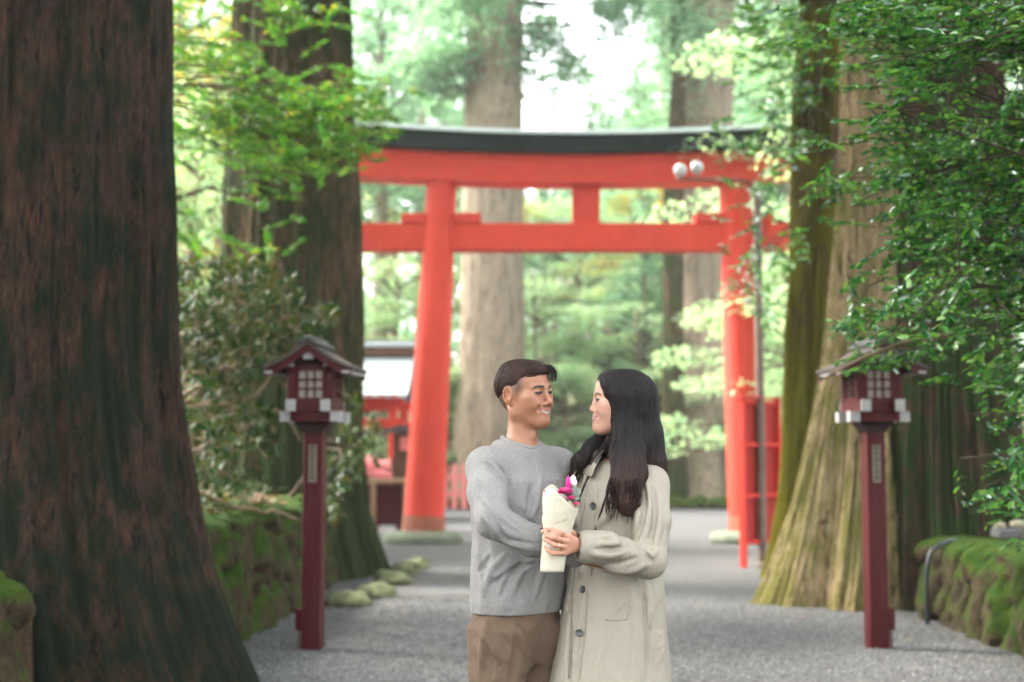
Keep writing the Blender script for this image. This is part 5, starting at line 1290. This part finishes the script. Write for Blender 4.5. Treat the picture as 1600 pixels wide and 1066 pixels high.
def make_woman():
    t=empty('person',(.36,4.86,0)); tag(t,'long haired woman in a beige trench coat holding the bouquet in front of her','person'); base=np.array([.36,4.86,0])
    B=basis(R(-86),R(2),R(2)); O=np.array([.368,4.86,1.609]); sc=.945
    # hand positions on the front of the bouquet
    YB=4.545
    WR=W(908,852,4.575); kn=[W(889,838,4.520),W(885,846,4.512),W(882,855,4.512),W(882,864,4.516)]
    fing=[[kn[0],W(868,830,4.484),W(856,827,4.488),W(848,827,4.500)],[kn[1],W(864,840,4.478),W(853,836,4.484),W(846,834,4.498)],
          [kn[2],W(867,852,4.479),W(857,846,4.484),W(850,842,4.496)],[kn[3],W(864,865,4.484),W(856,860,4.488),W(851,855,4.498)]]
    v=Vol(axis(.08,.72,.012,[(.135,.30,.0021),(.25,.50,.0024)]),axis(4.44,5.22,.012,[(4.455,4.60,.0021),(4.76,4.98,.0024)]),axis(0,1.74,.014,[(1.06,1.17,.0021),(1.46,1.73,.0023)]))
    Bt=basis(R(-40)); C=np.array([.365,4.885,1.395]); Rt,Ft=Bt[:,0],Bt[:,1]
    v.frame(Bt,[.362,4.885,0])
    v.loft([(.82,0,-.01,.125,.09),(.92,0,-.01,.125,.09),(1.04,0,0,.105,.080),(1.20,0,.0,.135,.10),(1.32,0,0,.140,.09),(1.39,0,-.01,.09,.065)],.03)
    for s in (-1,1):
        v.cap((s*.07,.0,.84),(s*.085,.02,.46),.066,.048,.03); v.cap((s*.085,.02,.46),(s*.09,-.01,.08),.05,.034,.02); v.cap((s*.09,-.03,.04),(s*.095,.13,.03),.032,.026,.02)
    S1=C-Rt*.135+np.array([0,0,-.062]); S2=C+Rt*.135+np.array([0,0,-.062])      # S1: her left, camera side
    E1=np.array([.443,4.665,1.080]); W1=WR+np.array([.02,.004,0])
    E2=np.array([.20,5.10,1.10]); W2=np.array([.12,5.14,.92])
    v.frame(); v.chain([S1,E1,W1,WR],[.040,.033,.023,.021],.025); v.chain([S2,E2,W2],[.040,.032,.022],.025)
    v.cap(C,S1,.038,.042,.04); v.cap(C,S2,.038,.042,.04)
    hand(v,WR,kn,fing,[WR+[-.01,.02,.012],W(892,832,4.575),W(880,824,4.590),W(868,822,4.592)],.0115)
    kb=[W2+np.array([-.012+.013*i,.0,-.06]) for i in range(4)]; hand(v,W2,kb,[[k,k+[0,.01,-.03],k+[0,.02,-.05],k+[0,.03,-.065]] for k in kb],[W2+[0,.02,-.02],W2+[0,.04,-.05]])
    nk=np.array([.384,4.875,1.40]); hb=O+B@np.array([0,-.022,-.065]); v.cap(hb,nk,.040,.045,.02)
    head(v,B,O,sc,True)
    V,F=v.mesh(); V=relax(V,F,1,.35)
    C_,P,blend,get=paint(V,B,O,sc,(.48,.27,.185),True,(.42,.11,.10))
    for f in fing:      # pink knuckles and pale nails
        d=np.linalg.norm(V-f[-1],axis=1); blend(np.clip(1-d/.007,0,1)*(V[:,1]<f[-1][1]-.002),(.72,.42,.38))
        for p in f[:3]:
            d=np.linalg.norm(V-p,axis=1); blend(np.clip(1-d/.014,0,1)*.5,(.58,.25,.18))
    C_=get(); hd=(V[:,2]<1.2)[:,None]; C_=np.where(hd,C_*np.array([.90,.80,.74]),C_)
    body=link('body',fast_mesh('body',V-base,F,True,None,{'Col':colors(C_)}),M['skin'],t); eyes(t,B,O-base,sc,True)
    # ring on the ring finger
    a=np.linspace(0,2*math.pi,25); c=kn[2]*.45+fing[2][1]*.55; d=fing[2][1]-kn[2]; d/=np.linalg.norm(d); u=np.cross(d,[0,0,1.]); u/=np.linalg.norm(u); w=np.cross(d,u)
    mb=MB(); mb.tube(np.array([c+u*math.cos(q)*.0092+w*math.sin(q)*.0092 for q in a])-base,.0011,6,cap=False); rg=mb.build('ring',M['gold'],t,True)
    mb=MB(); mb.lathe([(.0005,-.003),(.0032,0),(.002,.0022),(.0004,.0024)],tuple(c-base-np.array([0,.0125,-.001])),8); mb.build('gem',M['lampg'],rg)
    # coat
    s=Vol(axis(.06,.68,.0042),axis(4.52,5.16,.0055),axis(.40,1.50,.0050)); s.frame(Bt,[.362,4.885,0])
    md=lambda a,z:1+np.clip((1.12-z)/.45,0,1)*(.018*np.sin(a*5+1.2)+.010*np.sin(a*9+z*5))+.006*np.sin(a*9-z*12)
    s.loft([(.42,.03,.03,.250,.215),(.65,.026,.028,.222,.190),(.85,.016,.018,.192,.162),(1.0,.006,.008,.168,.142),(1.15,0.0,.004,.158,.130),(1.27,0.0,.002,.156,.122),(1.335,0,-.002,.150,.108),(1.375,0,-.004,.112,.085),(1.395,0,-.005,.082,.068)],.02,mod=md,pw=2.1)
    s.frame(); s.cap(C+[0,0,-.035],S1+[0,0,-.004],.044,.054,.05); s.cap(C+[0,0,-.035],S2,.044,.054,.05)
    D0=s.D.copy()
    def bare(fn,*a):
        keep=s.D; s.D=D0; r=fn(*a); s.D=keep; return r
    P_=[(916,742),(904,780),(896,820),(891,870),(888,905),(886,950)]; Q=[q_ for q_ in (bare(s.front,a,b) for a,b in P_) if q_ is not None]
    s.chain(np.array(Q),([.004,.009,.011,.014,.015,.005]+[.01]*3)[:len(Q)],.004,True); D0=s.D.copy()
    s.chain([S1,(S1+E1)/2+[.006,-.006,0],E1+[.002,0,.004]],[.058,.060,.056],.022); s.chain([E1,(E1+W1)/2+[0,0,-.004],W1+[-.002,0,-.004]],[.056,.054,.046],.02)
    s.chain([W1+[.062,.006,-.004],W1+[-.004,0,-.006]],[.050,.054],.004)                 # turned cuff
    s.chain([W1+[-.002,0,-.006],W1+[-.05,-.01,-.004]],[.041,.041],.006,True)
    s.chain([S2,E2],[.064,.058],.03); s.chain([E2,W2],[.056,.046],.02)
    for f in ([(1010,750),(1018,790),(1012,830),(1000,850)],[(990,775),(1000,815),(985,850)],[(1026,770),(1030,820),(1022,865)],[(940,848),(965,850),(990,845)],[(915,880),(950,890),(985,892),(1015,880)],[(925,865),(950,868),(975,862),(1000,840)],[(1000,860),(1015,872),(1028,860)],[(905,860),(912,885),(908,900)],
              [(905,800),(900,850)],[(925,830),(945,812),(958,800)],[(985,915),(992,980),(1000,1066)],[(868,940),(860,1000),(850,1066)],[(1005,900),(1012,940),(1010,990)]):
        s.fold(f,.011,-.002,.011)
    for f in ([(1002,745),(1008,790),(1000,835)],[(1020,760),(1024,800),(1016,850)],[(930,858),(960,860),(988,852)],[(990,838),(1005,862),(1018,880)],[(930,885),(965,882),(995,872)],[(937,843),(968,842),(985,825)],[(915,930),(908,1000),(900,1066)],[(1005,930),(1012,1010),(1012,1066)],[(890,960),(888,1066)],[(944,895),(975,902),(1010,895)]):
        s.fold(f,.008,.003,.009,True)
    Vs,Fs=s.mesh(); g=s.grad(Vs); Vs=Vs+g*(fbm(Vs*np.array([11,11,7]),28,3)*.0045)[:,None]; Vs=relax(Vs,Fs,1,.4)
    ct=link('coat',fast_mesh('coat',Vs-base,Fs,True),M['coat'],t)
    # dress inside
    d_=Vol(axis(.10,.66,.007),axis(4.6,5.15,.007),axis(.46,1.42,.008)); d_.frame(Bt,[.362,4.885,0])
    d_.loft([(.48,.03,.03,.205,.170),(.85,.016,.018,.160,.134),(1.0,.006,.008,.142,.118),(1.15,0,.0,.134,.106),(1.30,0,.0,.130,.098),(1.36,0,-.004,.110,.08),(1.39,0,-.005,.06,.055)],.01)
    Vd,Fd=d_.mesh(); link('dress',fast_mesh('dress',Vd-base,Fd,True),M['dress'],t)
    def on(px,py,lift=.001):
        q=bare(s.front,px,py); return None if q is None else q+np.array([0,-lift,0])
    for px,py,r in ((954,716,.014),(926.5,791,.0135),(910,921,.0125),(904.5,989,.0125)):
        q=on(px,py)
        if q is None: continue
        g=s.grad(q[None])[0]; Rm=np.array(Vector(g).to_track_quat('Z','Y').to_matrix())
        mb=MB(); mb.lathe([(r*.96,-.002),(r,.0015),(r*.92,.0035),(r*.75,.0022),(r*.2,.002)],n=18); V_=np.concatenate(mb.v)@Rm.T+q-base; mb.v=[V_]; mb.build('button',M['button'],ct,'auto')
    def ribbon(name,pts,w,th,mat,par,lift=.001,n=28):
        pts=np.array(pts,float); u=np.linspace(0,len(pts)-1,n); X=np.interp(u,range(len(pts)),pts[:,0]); Yp=np.interp(u,range(len(pts)),pts[:,1])
        Q=[on(a,b,lift) for a,b in zip(X,Yp)]; Q=np.array([q for q in Q if q is not None])
        for _ in range(2): Q[1:-1]=(Q[:-2]+2*Q[1:-1]+Q[2:])/4
        mb=MB(); mb.tube(Q-base,th,6,cap=True); return mb.build(name,mat,par,True)
    ribbon('bag_strap',[(966,720),(955,752),(942,790),(933,818),(928,836)],.004,.0036,M['dress'],t,.004)
    ribbon('seam',[(921,742),(914,790),(902,850),(897,900),(893,960),(888,1060)],0,.0016,M['seam'],ct,.0002,60)
    ribbon('seam',[(938,745),(931,800),(922,850)],0,.0016,M['seam'],ct,.0002)
    ribbon('pocket_edge',[(981,915),(981,935),(980,967)],0,.0020,M['seam'],ct,.0003); ribbon('pocket_edge',[(945,969),(962,970),(980,968)],0,.0020,M['seam'],ct,.0003)
    D0=s.D
    ribbon('cuff_edge',[(903,877),(925,880),(945,882)],0,.0018,M['seam'],ct,.0005)
    ribbon('cuff_tab',[(925,877),(925,888),(924,900)],0,.0018,M['seam'],ct,.0005)
    # collar, dark brown, standing open round the neck
    cc=nk+np.array([-.010,-.004,.024]); V=[]; qs=np.linspace(math.pi/2+.42,math.pi/2+2*math.pi-.30,46); F=[]
    for q_ in qs:
        e=abs((q_-math.pi/2-math.pi)/math.pi); d_=Rt*math.cos(q_)+Ft*math.sin(q_); wv=.003*math.sin(q_*5)
        for r_,z_ in ((.056,-.012),(.058,.010),(.066,.030-.012*e),(.078,.030-.020*e),(.090+.010*e,.010-.022*e),(.094+.014*e,-.004-.030*e)):
            V.append(cc+d_*(r_+wv)+np.array([0,0,z_]))
    for i in range(len(qs)-1):
        for j in range(5): F.append((i*6+j,i*6+j+1,(i+1)*6+j+1,(i+1)*6+j))
    mb=MB(); mb.add(np.array(V)-base,F); co=mb.build('collar',M['collar'],ct,True); m=co.modifiers.new('thick','SOLIDIFY'); m.thickness=.003; m.offset=0; co.modifiers.new('smooth','SUBSURF').render_levels=1
    V=[]; F=[]
    for q_ in qs:
        e=abs((q_-math.pi/2-math.pi)/math.pi); d_=Rt*math.cos(q_)+Ft*math.sin(q_)
        for r_,z_ in ((.080,.020-.018*e),(.094+.008*e,.002-.022*e),(.104+.016*e,-.018-.034*e),(.108+.020*e,-.034-.040*e)): V.append(cc+d_*r_+np.array([0,0,z_-.004]))
    for i in range(len(qs)-1):
        for j in range(3): F.append((i*4+j,i*4+j+1,(i+1)*4+j+1,(i+1)*4+j))
    mb=MB(); mb.add(np.array(V)-base,F); co=mb.build('collar_leaf',M['coat'],ct,True); m=co.modifiers.new('thick','SOLIDIFY'); m.thickness=.003; m.offset=0; co.modifiers.new('smooth','SUBSURF').render_levels=1
    ribbon('front_opening',[(926,724),(920,745),(910,768),(903,786)],0,.0060,M['dress'],ct,.0)
    # hair
    h=Vol(axis(.16,.60,.0038),axis(4.62,5.12,.0038),axis(1.14,1.74,.0038)); h.frame(B,O,sc)
    h.ell((0,-.020,.030),(.083,.106,.086),.02); h.ell((0,.030,.050),(.073,.064,.060),.02)
    h.ell((0,-.050,-.03),(.080,.070,.100),.05); 
    h.cap((-.070,.022,.02),(-.066,.0,-.11),.018,.016,.02); h.cap((.070,.022,.02),(.066,.0,-.11),.018,.016,.02)
    h.plane((0,1.0,-.30),.0585,.008,(-.2,-.2,-.12),(.2,.2,.2))
    h.ell((0,.105,-.03),(.066,.075,.10),.006,True)
    h.frame(); s_=1/457.
    Wd=lambda a,b,y:W(a,b,y)
    h.chain([Wd(982,625,4.87),Wd(988,660,4.87),Wd(995,695,4.87),Wd(1003,725,4.865)],[.074,.072,.072,.058],.05,flat=((0,1,0),.9))
    h.chain([Wd(975,660,4.80),Wd(972,710,4.765),Wd(972,760,4.715),Wd(978,788,4.700),Wd(980,797,4.700)],[.030,.036,.036,.026,.014],.03,flat=((0,1,0),.55))
    h.chain([Wd(990,680,4.80),Wd(990,740,4.74),Wd(988,790,4.705)],[.040,.040,.014],.03,flat=((0,1,0),.55))
    h.chain([Wd(1010,680,4.86),Wd(1022,725,4.84),Wd(1037,762,4.83)],[.050,.036,.006],.03)
    h.chain([Wd(950,672,4.95),Wd(925,700,4.95),Wd(906,722,4.93),Wd(895,745,4.90)],[.022,.026,.026,.010],.02)
    h.chain([Wd(952,690,4.90),Wd(935,712,4.86),Wd(925,726,4.85)],[.012,.012,.006],.02)
    Vh,Fh=h.mesh(); g=h.grad(Vh); Vh2=Vh+g*(vn(np.stack([Vh[:,0]*110,Vh[:,1]*110,Vh[:,2]*9],1),5)*.0014)[:,None]
    hm=link('hair',fast_mesh('hair',Vh2-base,Fh,True,{'rnd':('POINT',.25+.25*vn(Vh*120,2))}),M['hairw'],t)
    rs=RS(21); sd=Vh[rs.choice(len(Vh),4200)]
    def df(Pw):
        q_=((Pw-O)@B)/sc; d=np.zeros_like(Pw); d[:,2]=-1.0
        out=np.stack([np.sign(q_[:,0]+.001)*np.ones(len(q_)),-.55*np.ones(len(q_)),-.2*np.ones(len(q_))],1)@B.T
        top=np.clip((q_[:,2]-.06)/.05,0,1)[:,None]; return d*(1-top)+out*top
    ob=strands('hair_strand',h,sd,df,22,.0085,.0009,M['hairw'],hm,.0014,rs,.10)
    ob.location=(-base[0],-base[1],0)
    # loose tips
    mb=MB()
    for i in range(420):
        g_=rs.rand()
        if g_<.55: a=Wd(rs.uniform(950,1002),rs.uniform(745,788),4.680+.03*rs.rand()); d=np.array([rs.uniform(-.016,.004),.0,-rs.uniform(.03,.075)])
        elif g_<.8: a=Wd(rs.uniform(1020,1036),rs.uniform(700,745),4.82+.04*rs.rand()); d=np.array([rs.uniform(.006,.024),0,-rs.uniform(.05,.09)])
        else: a=Wd(rs.uniform(895,912),rs.uniform(720,742),4.885+.03*rs.rand()); d=np.array([-rs.uniform(.006,.022),-.01,-rs.uniform(.03,.06)])
        u=np.linspace(0,1,5)[:,None]; p=a+d*u+np.sin(u*3.14)*rs.normal(size=3)*.004; mb.tube(p-base,[.0016,.0015,.0012,.0008,.0002],4,cap=False)
    mb.build('hair_tip',M['hairw'],hm,True)
    for sd_ in (-1,1):
        z=Vol(axis(.0,.8,.008),axis(4.5,5.2,.008),axis(-.02,.14,.008)); z.frame(Bt,[.385,4.885,0]); z.cap((sd_*.09,-.04,.05),(sd_*.095,.13,.036),.042,.034,.02); z.frame(); z.plane((0,0,-1),-.004,.004,(0,4.5,-.02),(.8,5.2,.14))
        Vz,Fz=z.mesh(); link('shoe',fast_mesh('shoe',Vz-base,Fz,True),M['shoe'],t)
    return t
def bouquet():
    Y=4.545; t=empty('bouquet',tuple(W(862,893,Y))); base=W(862,893,Y); tag(t,'small bouquet of pink flowers wrapped in a cream paper cone held between the couple','bouquet')
    paper=NT('cream_wrap'); v=paper.coord(); M['wrap']=paper.done(paper.pbsdf(paper.mix(paper.noise(v,300,3),(.42,.385,.285),(.54,.50,.385)),.7,.3,paper.bump(paper.noise(v,30,4,.6,1.),.35,.01)))
    # cone: left and right outline pixels from the foot to the rim
    rows=[(893,844,881),(860,846,886),(830,848,893),(800,848,902),(780,848,906),(765,850,908),(752,852,908)]
    a=np.linspace(0,2*math.pi,49)[:-1]; V=[]; nr=26
    for i in range(nr):
        u=i/(nr-1)
        for q in a:
            top=753+40*np.clip(.5+.62*math.cos(q),0,1)+14*np.clip(-.55-math.cos(q),0,1)/.45 - 3*math.sin(q)     # rim slants down to the right
            py=893+(top-893)*u; rr=sorted(rows); l=np.interp(py,[r[0] for r in rr],[r[1] for r in rr]); r_=np.interp(py,[r[0] for r in rr],[r[2] for r in rr])
            c=W((l+r_)/2,py,Y); rad=(r_-l)/2*Y/FPX; k=1+.035*math.sin(q*3+u*4)*u
            V.append(c+np.array([rad*math.cos(q)*k,rad*math.sin(q)*.85*k,0]))
    n=len(a); F=[]
    for i in range(nr-1):
        for j in range(n): k=(j+1)%n; F.append((i*n+j,i*n+k,(i+1)*n+k,(i+1)*n+j))
    F.append(tuple(range(n))[::-1])
    mb=MB(); mb.add(np.array(V)-base,F); o=mb.build('paper_cone',M['wrap'],t,True); m=o.modifiers.new('thick','SOLIDIFY'); m.thickness=.0016; m.offset=-1
    # fold line of the second sheet
    V=[]
    for q in a:
        for dy in (0,14):
            py=800+dy-6*math.cos(q); rr=sorted(rows); l=np.interp(py,[r[0] for r in rr],[r[1] for r in rr]); r_=np.interp(py,[r[0] for r in rr],[r[2] for r in rr])
            c=W((l+r_)/2,py,Y); rad=(r_-l)/2*Y/FPX+.0022-(.0012 if dy else 0); V.append(c+np.array([rad*math.cos(q)*1.01,rad*math.sin(q)*.87,0]))
    mb=MB(); mb.add(np.array(V)-base,[(2*j,2*((j+1)%n),2*((j+1)%n)+1,2*j+1) for j in range(n)]); mb.build('paper_fold',M['wrap'],t,True)
    rs=RS(3)
    def flower(c,r,cols,nm,n=26,st=(0,0,1.)):
        P=[];D=[];N=[];S=[]
        for i in range(n):
            f=i/n; a_=i*2.4; el=1.35*(1-f)+.05; d=np.array([math.cos(a_)*math.cos(el),math.sin(a_)*math.cos(el),math.sin(el)]); P.append(c-np.array([0,0,r*.3])+d*r*.1); D.append(d); N.append(np.cross(np.cross(d,[0,0,1.]),d)+rs.normal(size=3)*.2); S.append(r*(.75+.5*f))
        fm=leafmat(nm+'_mat',cols,.6,.35,.3,(1.1,.9,1.0))
        return link(nm,leaves(nm,np.array(P)-base,np.array(D),np.array(N),np.array(S),SH_OVAL,rs,True,1.9),fm,t)
    Yf=Y-.005
    flower(W(883,768,Yf-.022),.024,[(.60,.04,.24),(.75,.12,.36),(.85,.30,.52)],'pink_flower',110)
    flower(W(892,778,Yf-.030),.015,[(.66,.05,.25),(.80,.15,.40)],'pink_flower',26)
    flower(W(900,787,Yf-.030),.013,[(.70,.10,.22),(.80,.25,.35)],'pink_flower',22)
    flower(W(851,768,Y-.02),.007,[(.45,.12,.15),(.55,.25,.20)],'small_bud',10)
    flower(W(846,826,Y-.02),.008,[(.25,.06,.12),(.35,.12,.20)],'small_bud',10)
    mb=MB(); c=W(888,756,Yf)-base
    for k in range(5): mb.lathe([(.001,.026),(.004,.018),(.0055,.006),(.004,-.006),(.001,-.012)],tuple(c+np.array([.002*k-.004,0,-.004*abs(k-2)])),8)
    pm=simple('magenta_bud',(.55,.02,.20),.5,.3); mb.v=[np.concatenate(mb.v)]; mb.build('magenta_bud',pm,t,True)
    wm=leafmat('white_petal',[(.75,.72,.70),(.85,.82,.80)],.6,.3,.3,(1,1,1)); c=W(894,757,Yf)-base
    link('white_petal',leaves('white_petal',np.array([c,c+[.002,0,-.006]]),np.array([[.15,0,1.],[.5,0,.8]]),np.array([[0,-1.,.1],[0,-1,.2]]),np.array([.032,.024]),SH_OVAL,rs,True,1.6),wm,t)
    gm=leafmat('eucalyptus',[(.20,.26,.20),(.30,.36,.29)],.6,.2,.3,(1,1,.9)); c0=W(896,775,Yf)-base
    D=np.array([[.5,-.2,.9],[.9,-.2,.5],[.2,-.3,1],[.8,-.1,.1],[.6,-.4,.7]]); link('grey_leaf',leaves('grey_leaf',np.tile(c0,(5,1))+rs.normal(size=(5,3))*.004,D,np.tile([0,-1.,.3],(5,1)),np.array([.026,.024,.032,.022,.036]),SH_OVAL,rs,True,1.7),gm,t)
    mb=MB()
    for px,py in ((905,742),(900,736),(912,752),(878,743),(870,748),(908,760)):
        a_=W(886,785,Yf)-base; b_=W(px,py,Yf+rs.uniform(-.01,.02))-base; mb.tube([a_,(a_+b_)/2+rs.normal(size=3)*.004,b_],[.0009,.0007,.0004],5)
        for _ in range(6):
            c=b_+(a_-b_)*rs.rand()*.45; mb.tube([c,c+rs.normal(size=3)*.004],[.0012,.0008],5)
    mb.build('dried_sprig',M['twigp'],t,True)
make_man(); make_woman(); bouquet()

# ================================================================ labels that single out each look-alike
def relabel():
    BANDS=[(270,'hidden behind the nearest left trunk'),(352,'in the gap between the two big left trunks'),(565,'behind the brown left trunk'),(650,'just left of the left torii pillar'),(716,'behind the left torii pillar'),
           (830,'behind the pale knotted trunk'),(905,'behind the man, right of the pale knotted trunk'),(975,'behind the woman, in line with her face'),(1034,'between the woman and the slim dark trunk'),(1070,'behind the slim dark trunk'),
           (1142,'beside the reddish trunk, left of the right pillar'),(1200,'behind the right torii pillar'),(1245,'between the right pillar and golden trunk'),(9999,'behind the right hand trunks')]
    ORD=['nearest','second nearest','third nearest','fourth nearest','fifth nearest','sixth nearest']
    kinds={'cedar_tree':'conifer','broadleaf_tree':'leafy tree','low_shrub':'low pale shrub'}
    byk={}
    for o in list(COL.objects):
        if o.parent or o.get('category') is None: continue
        k=o.name.split('.')[0]
        if k in kinds and o.location.y>21.5 and o.get('group') in ('conifers of the far forest','trees beyond the torii','understory trees beyond the gravel','young trees between the big trunks') or k=='low_shrub':
            px,_=pxof(np.array([[o.location.x,o.location.y,2.]])); far=o.location.y>42
            b=[t for m,t in BANDS if px[0]<m][0]
            k2=kinds[k] if (far or k=='low_shrub') else 'young leafy tree'
            byk.setdefault((k2,b),[]).append((o.location.y,o))
    for (k,b),L in byk.items():
        L.sort(key=lambda q:q[0])
        for i,(_,o) in enumerate(L):
            o['label']=(f'{ORD[i]} ' if len(L)>1 else 'blurred ')+f'{k} {b}'
            if k=='low pale shrub': o['group']='low shrubs edging the far gravel'
    es=sorted([o for o in COL.objects if o.name.startswith('edge_stone')],key=lambda o:o.location.x)
    N=['first','second','third','fourth','fifth','sixth','seventh','eighth','ninth','tenth','eleventh','twelfth','thirteenth','fourteenth','fifteenth','sixteenth']
    for i,o in enumerate(es): o['label']=f'{N[i]} round mossy stone from the left in the row edging the far gravel'
relabel()
def haze():
    mb=MB(); mb.box((0,77,20),(330,180,43.))
    t=NT('haze_air'); v=t.n('ShaderNodeVolumePrincipled'); t.set(v,'Color',(.93,.97,.93)); t.set(v,'Density',HAZE); t.set(v,'Anisotropy',.3)
    t.t.links.new(v.outputs[0],t.out.inputs[1])
    tag(mb.build('haze',t.m),'thin pale haze hanging among the trees','haze',kind='stuff')
HAZE=.0007
haze()
# ================================================================ camera, light
def camera():
    cd=bpy.data.cameras.new('camera'); c=bpy.data.objects.new('camera',cd); COL.objects.link(c)
    c.location=(0,0,CAMZ); c.rotation_euler=(R(90)+PITCH,0,0); cd.sensor_width=36; cd.lens=FPX/1600*36; cd.clip_end=2000; cd.clip_start=.05
    cd.dof.use_dof=True; cd.dof.focus_distance=4.80; cd.dof.aperture_fstop=2.0
    SC.camera=c
camera()
def light():
    w=bpy.data.worlds.new('World'); SC.world=w; w.use_nodes=True; nt=w.node_tree; bg=nt.nodes['Background']
    s=nt.nodes.new('ShaderNodeTexSky'); s.sky_type='NISHITA'; s.sun_disc=False
    el,az=R(46),R(-66)     # azimuth from +Y, negative = left
    s.sun_elevation=el; s.sun_rotation=az; s.air_density=1.0; s.dust_density=4.0; s.ozone_density=1.0
    hs=nt.nodes.new('ShaderNodeHueSaturation'); hs.inputs['Saturation'].default_value=.22; nt.links.new(s.outputs[0],hs.inputs['Color']); nt.links.new(hs.outputs[0],bg.inputs[0]); bg.inputs[1].default_value=.15
    sd=bpy.data.lights.new('sun','SUN'); sd.energy=SUN_E; sd.angle=SUN_A; sd.color=(1,.93,.82)
    o=bpy.data.objects.new('sun',sd); COL.objects.link(o)
    d=Vector((math.sin(az)*math.cos(el),math.cos(az)*math.cos(el),math.sin(el))); o.rotation_euler=d.to_track_quat('Z','Y').to_euler(); o.location=(0,0,20)
SUN_E=1.5; SUN_A=R(10)
light()
vs=SC.view_settings; vs.view_transform='Standard'; vs.look='None'; vs.gamma=1; vs.exposure=EXPO; vs.use_curve_mapping=False
cy=SC.cycles; cy.use_denoising=True; cy.max_bounces=6; cy.diffuse_bounces=3; cy.glossy_bounces=2; cy.transmission_bounces=3; cy.transparent_max_bounces=4; cy.sample_clamp_indirect=4; cy.use_adaptive_sampling=True; cy.adaptive_threshold=.02
try: cy.denoiser='OPENIMAGEDENOISE'
except Exception: pass
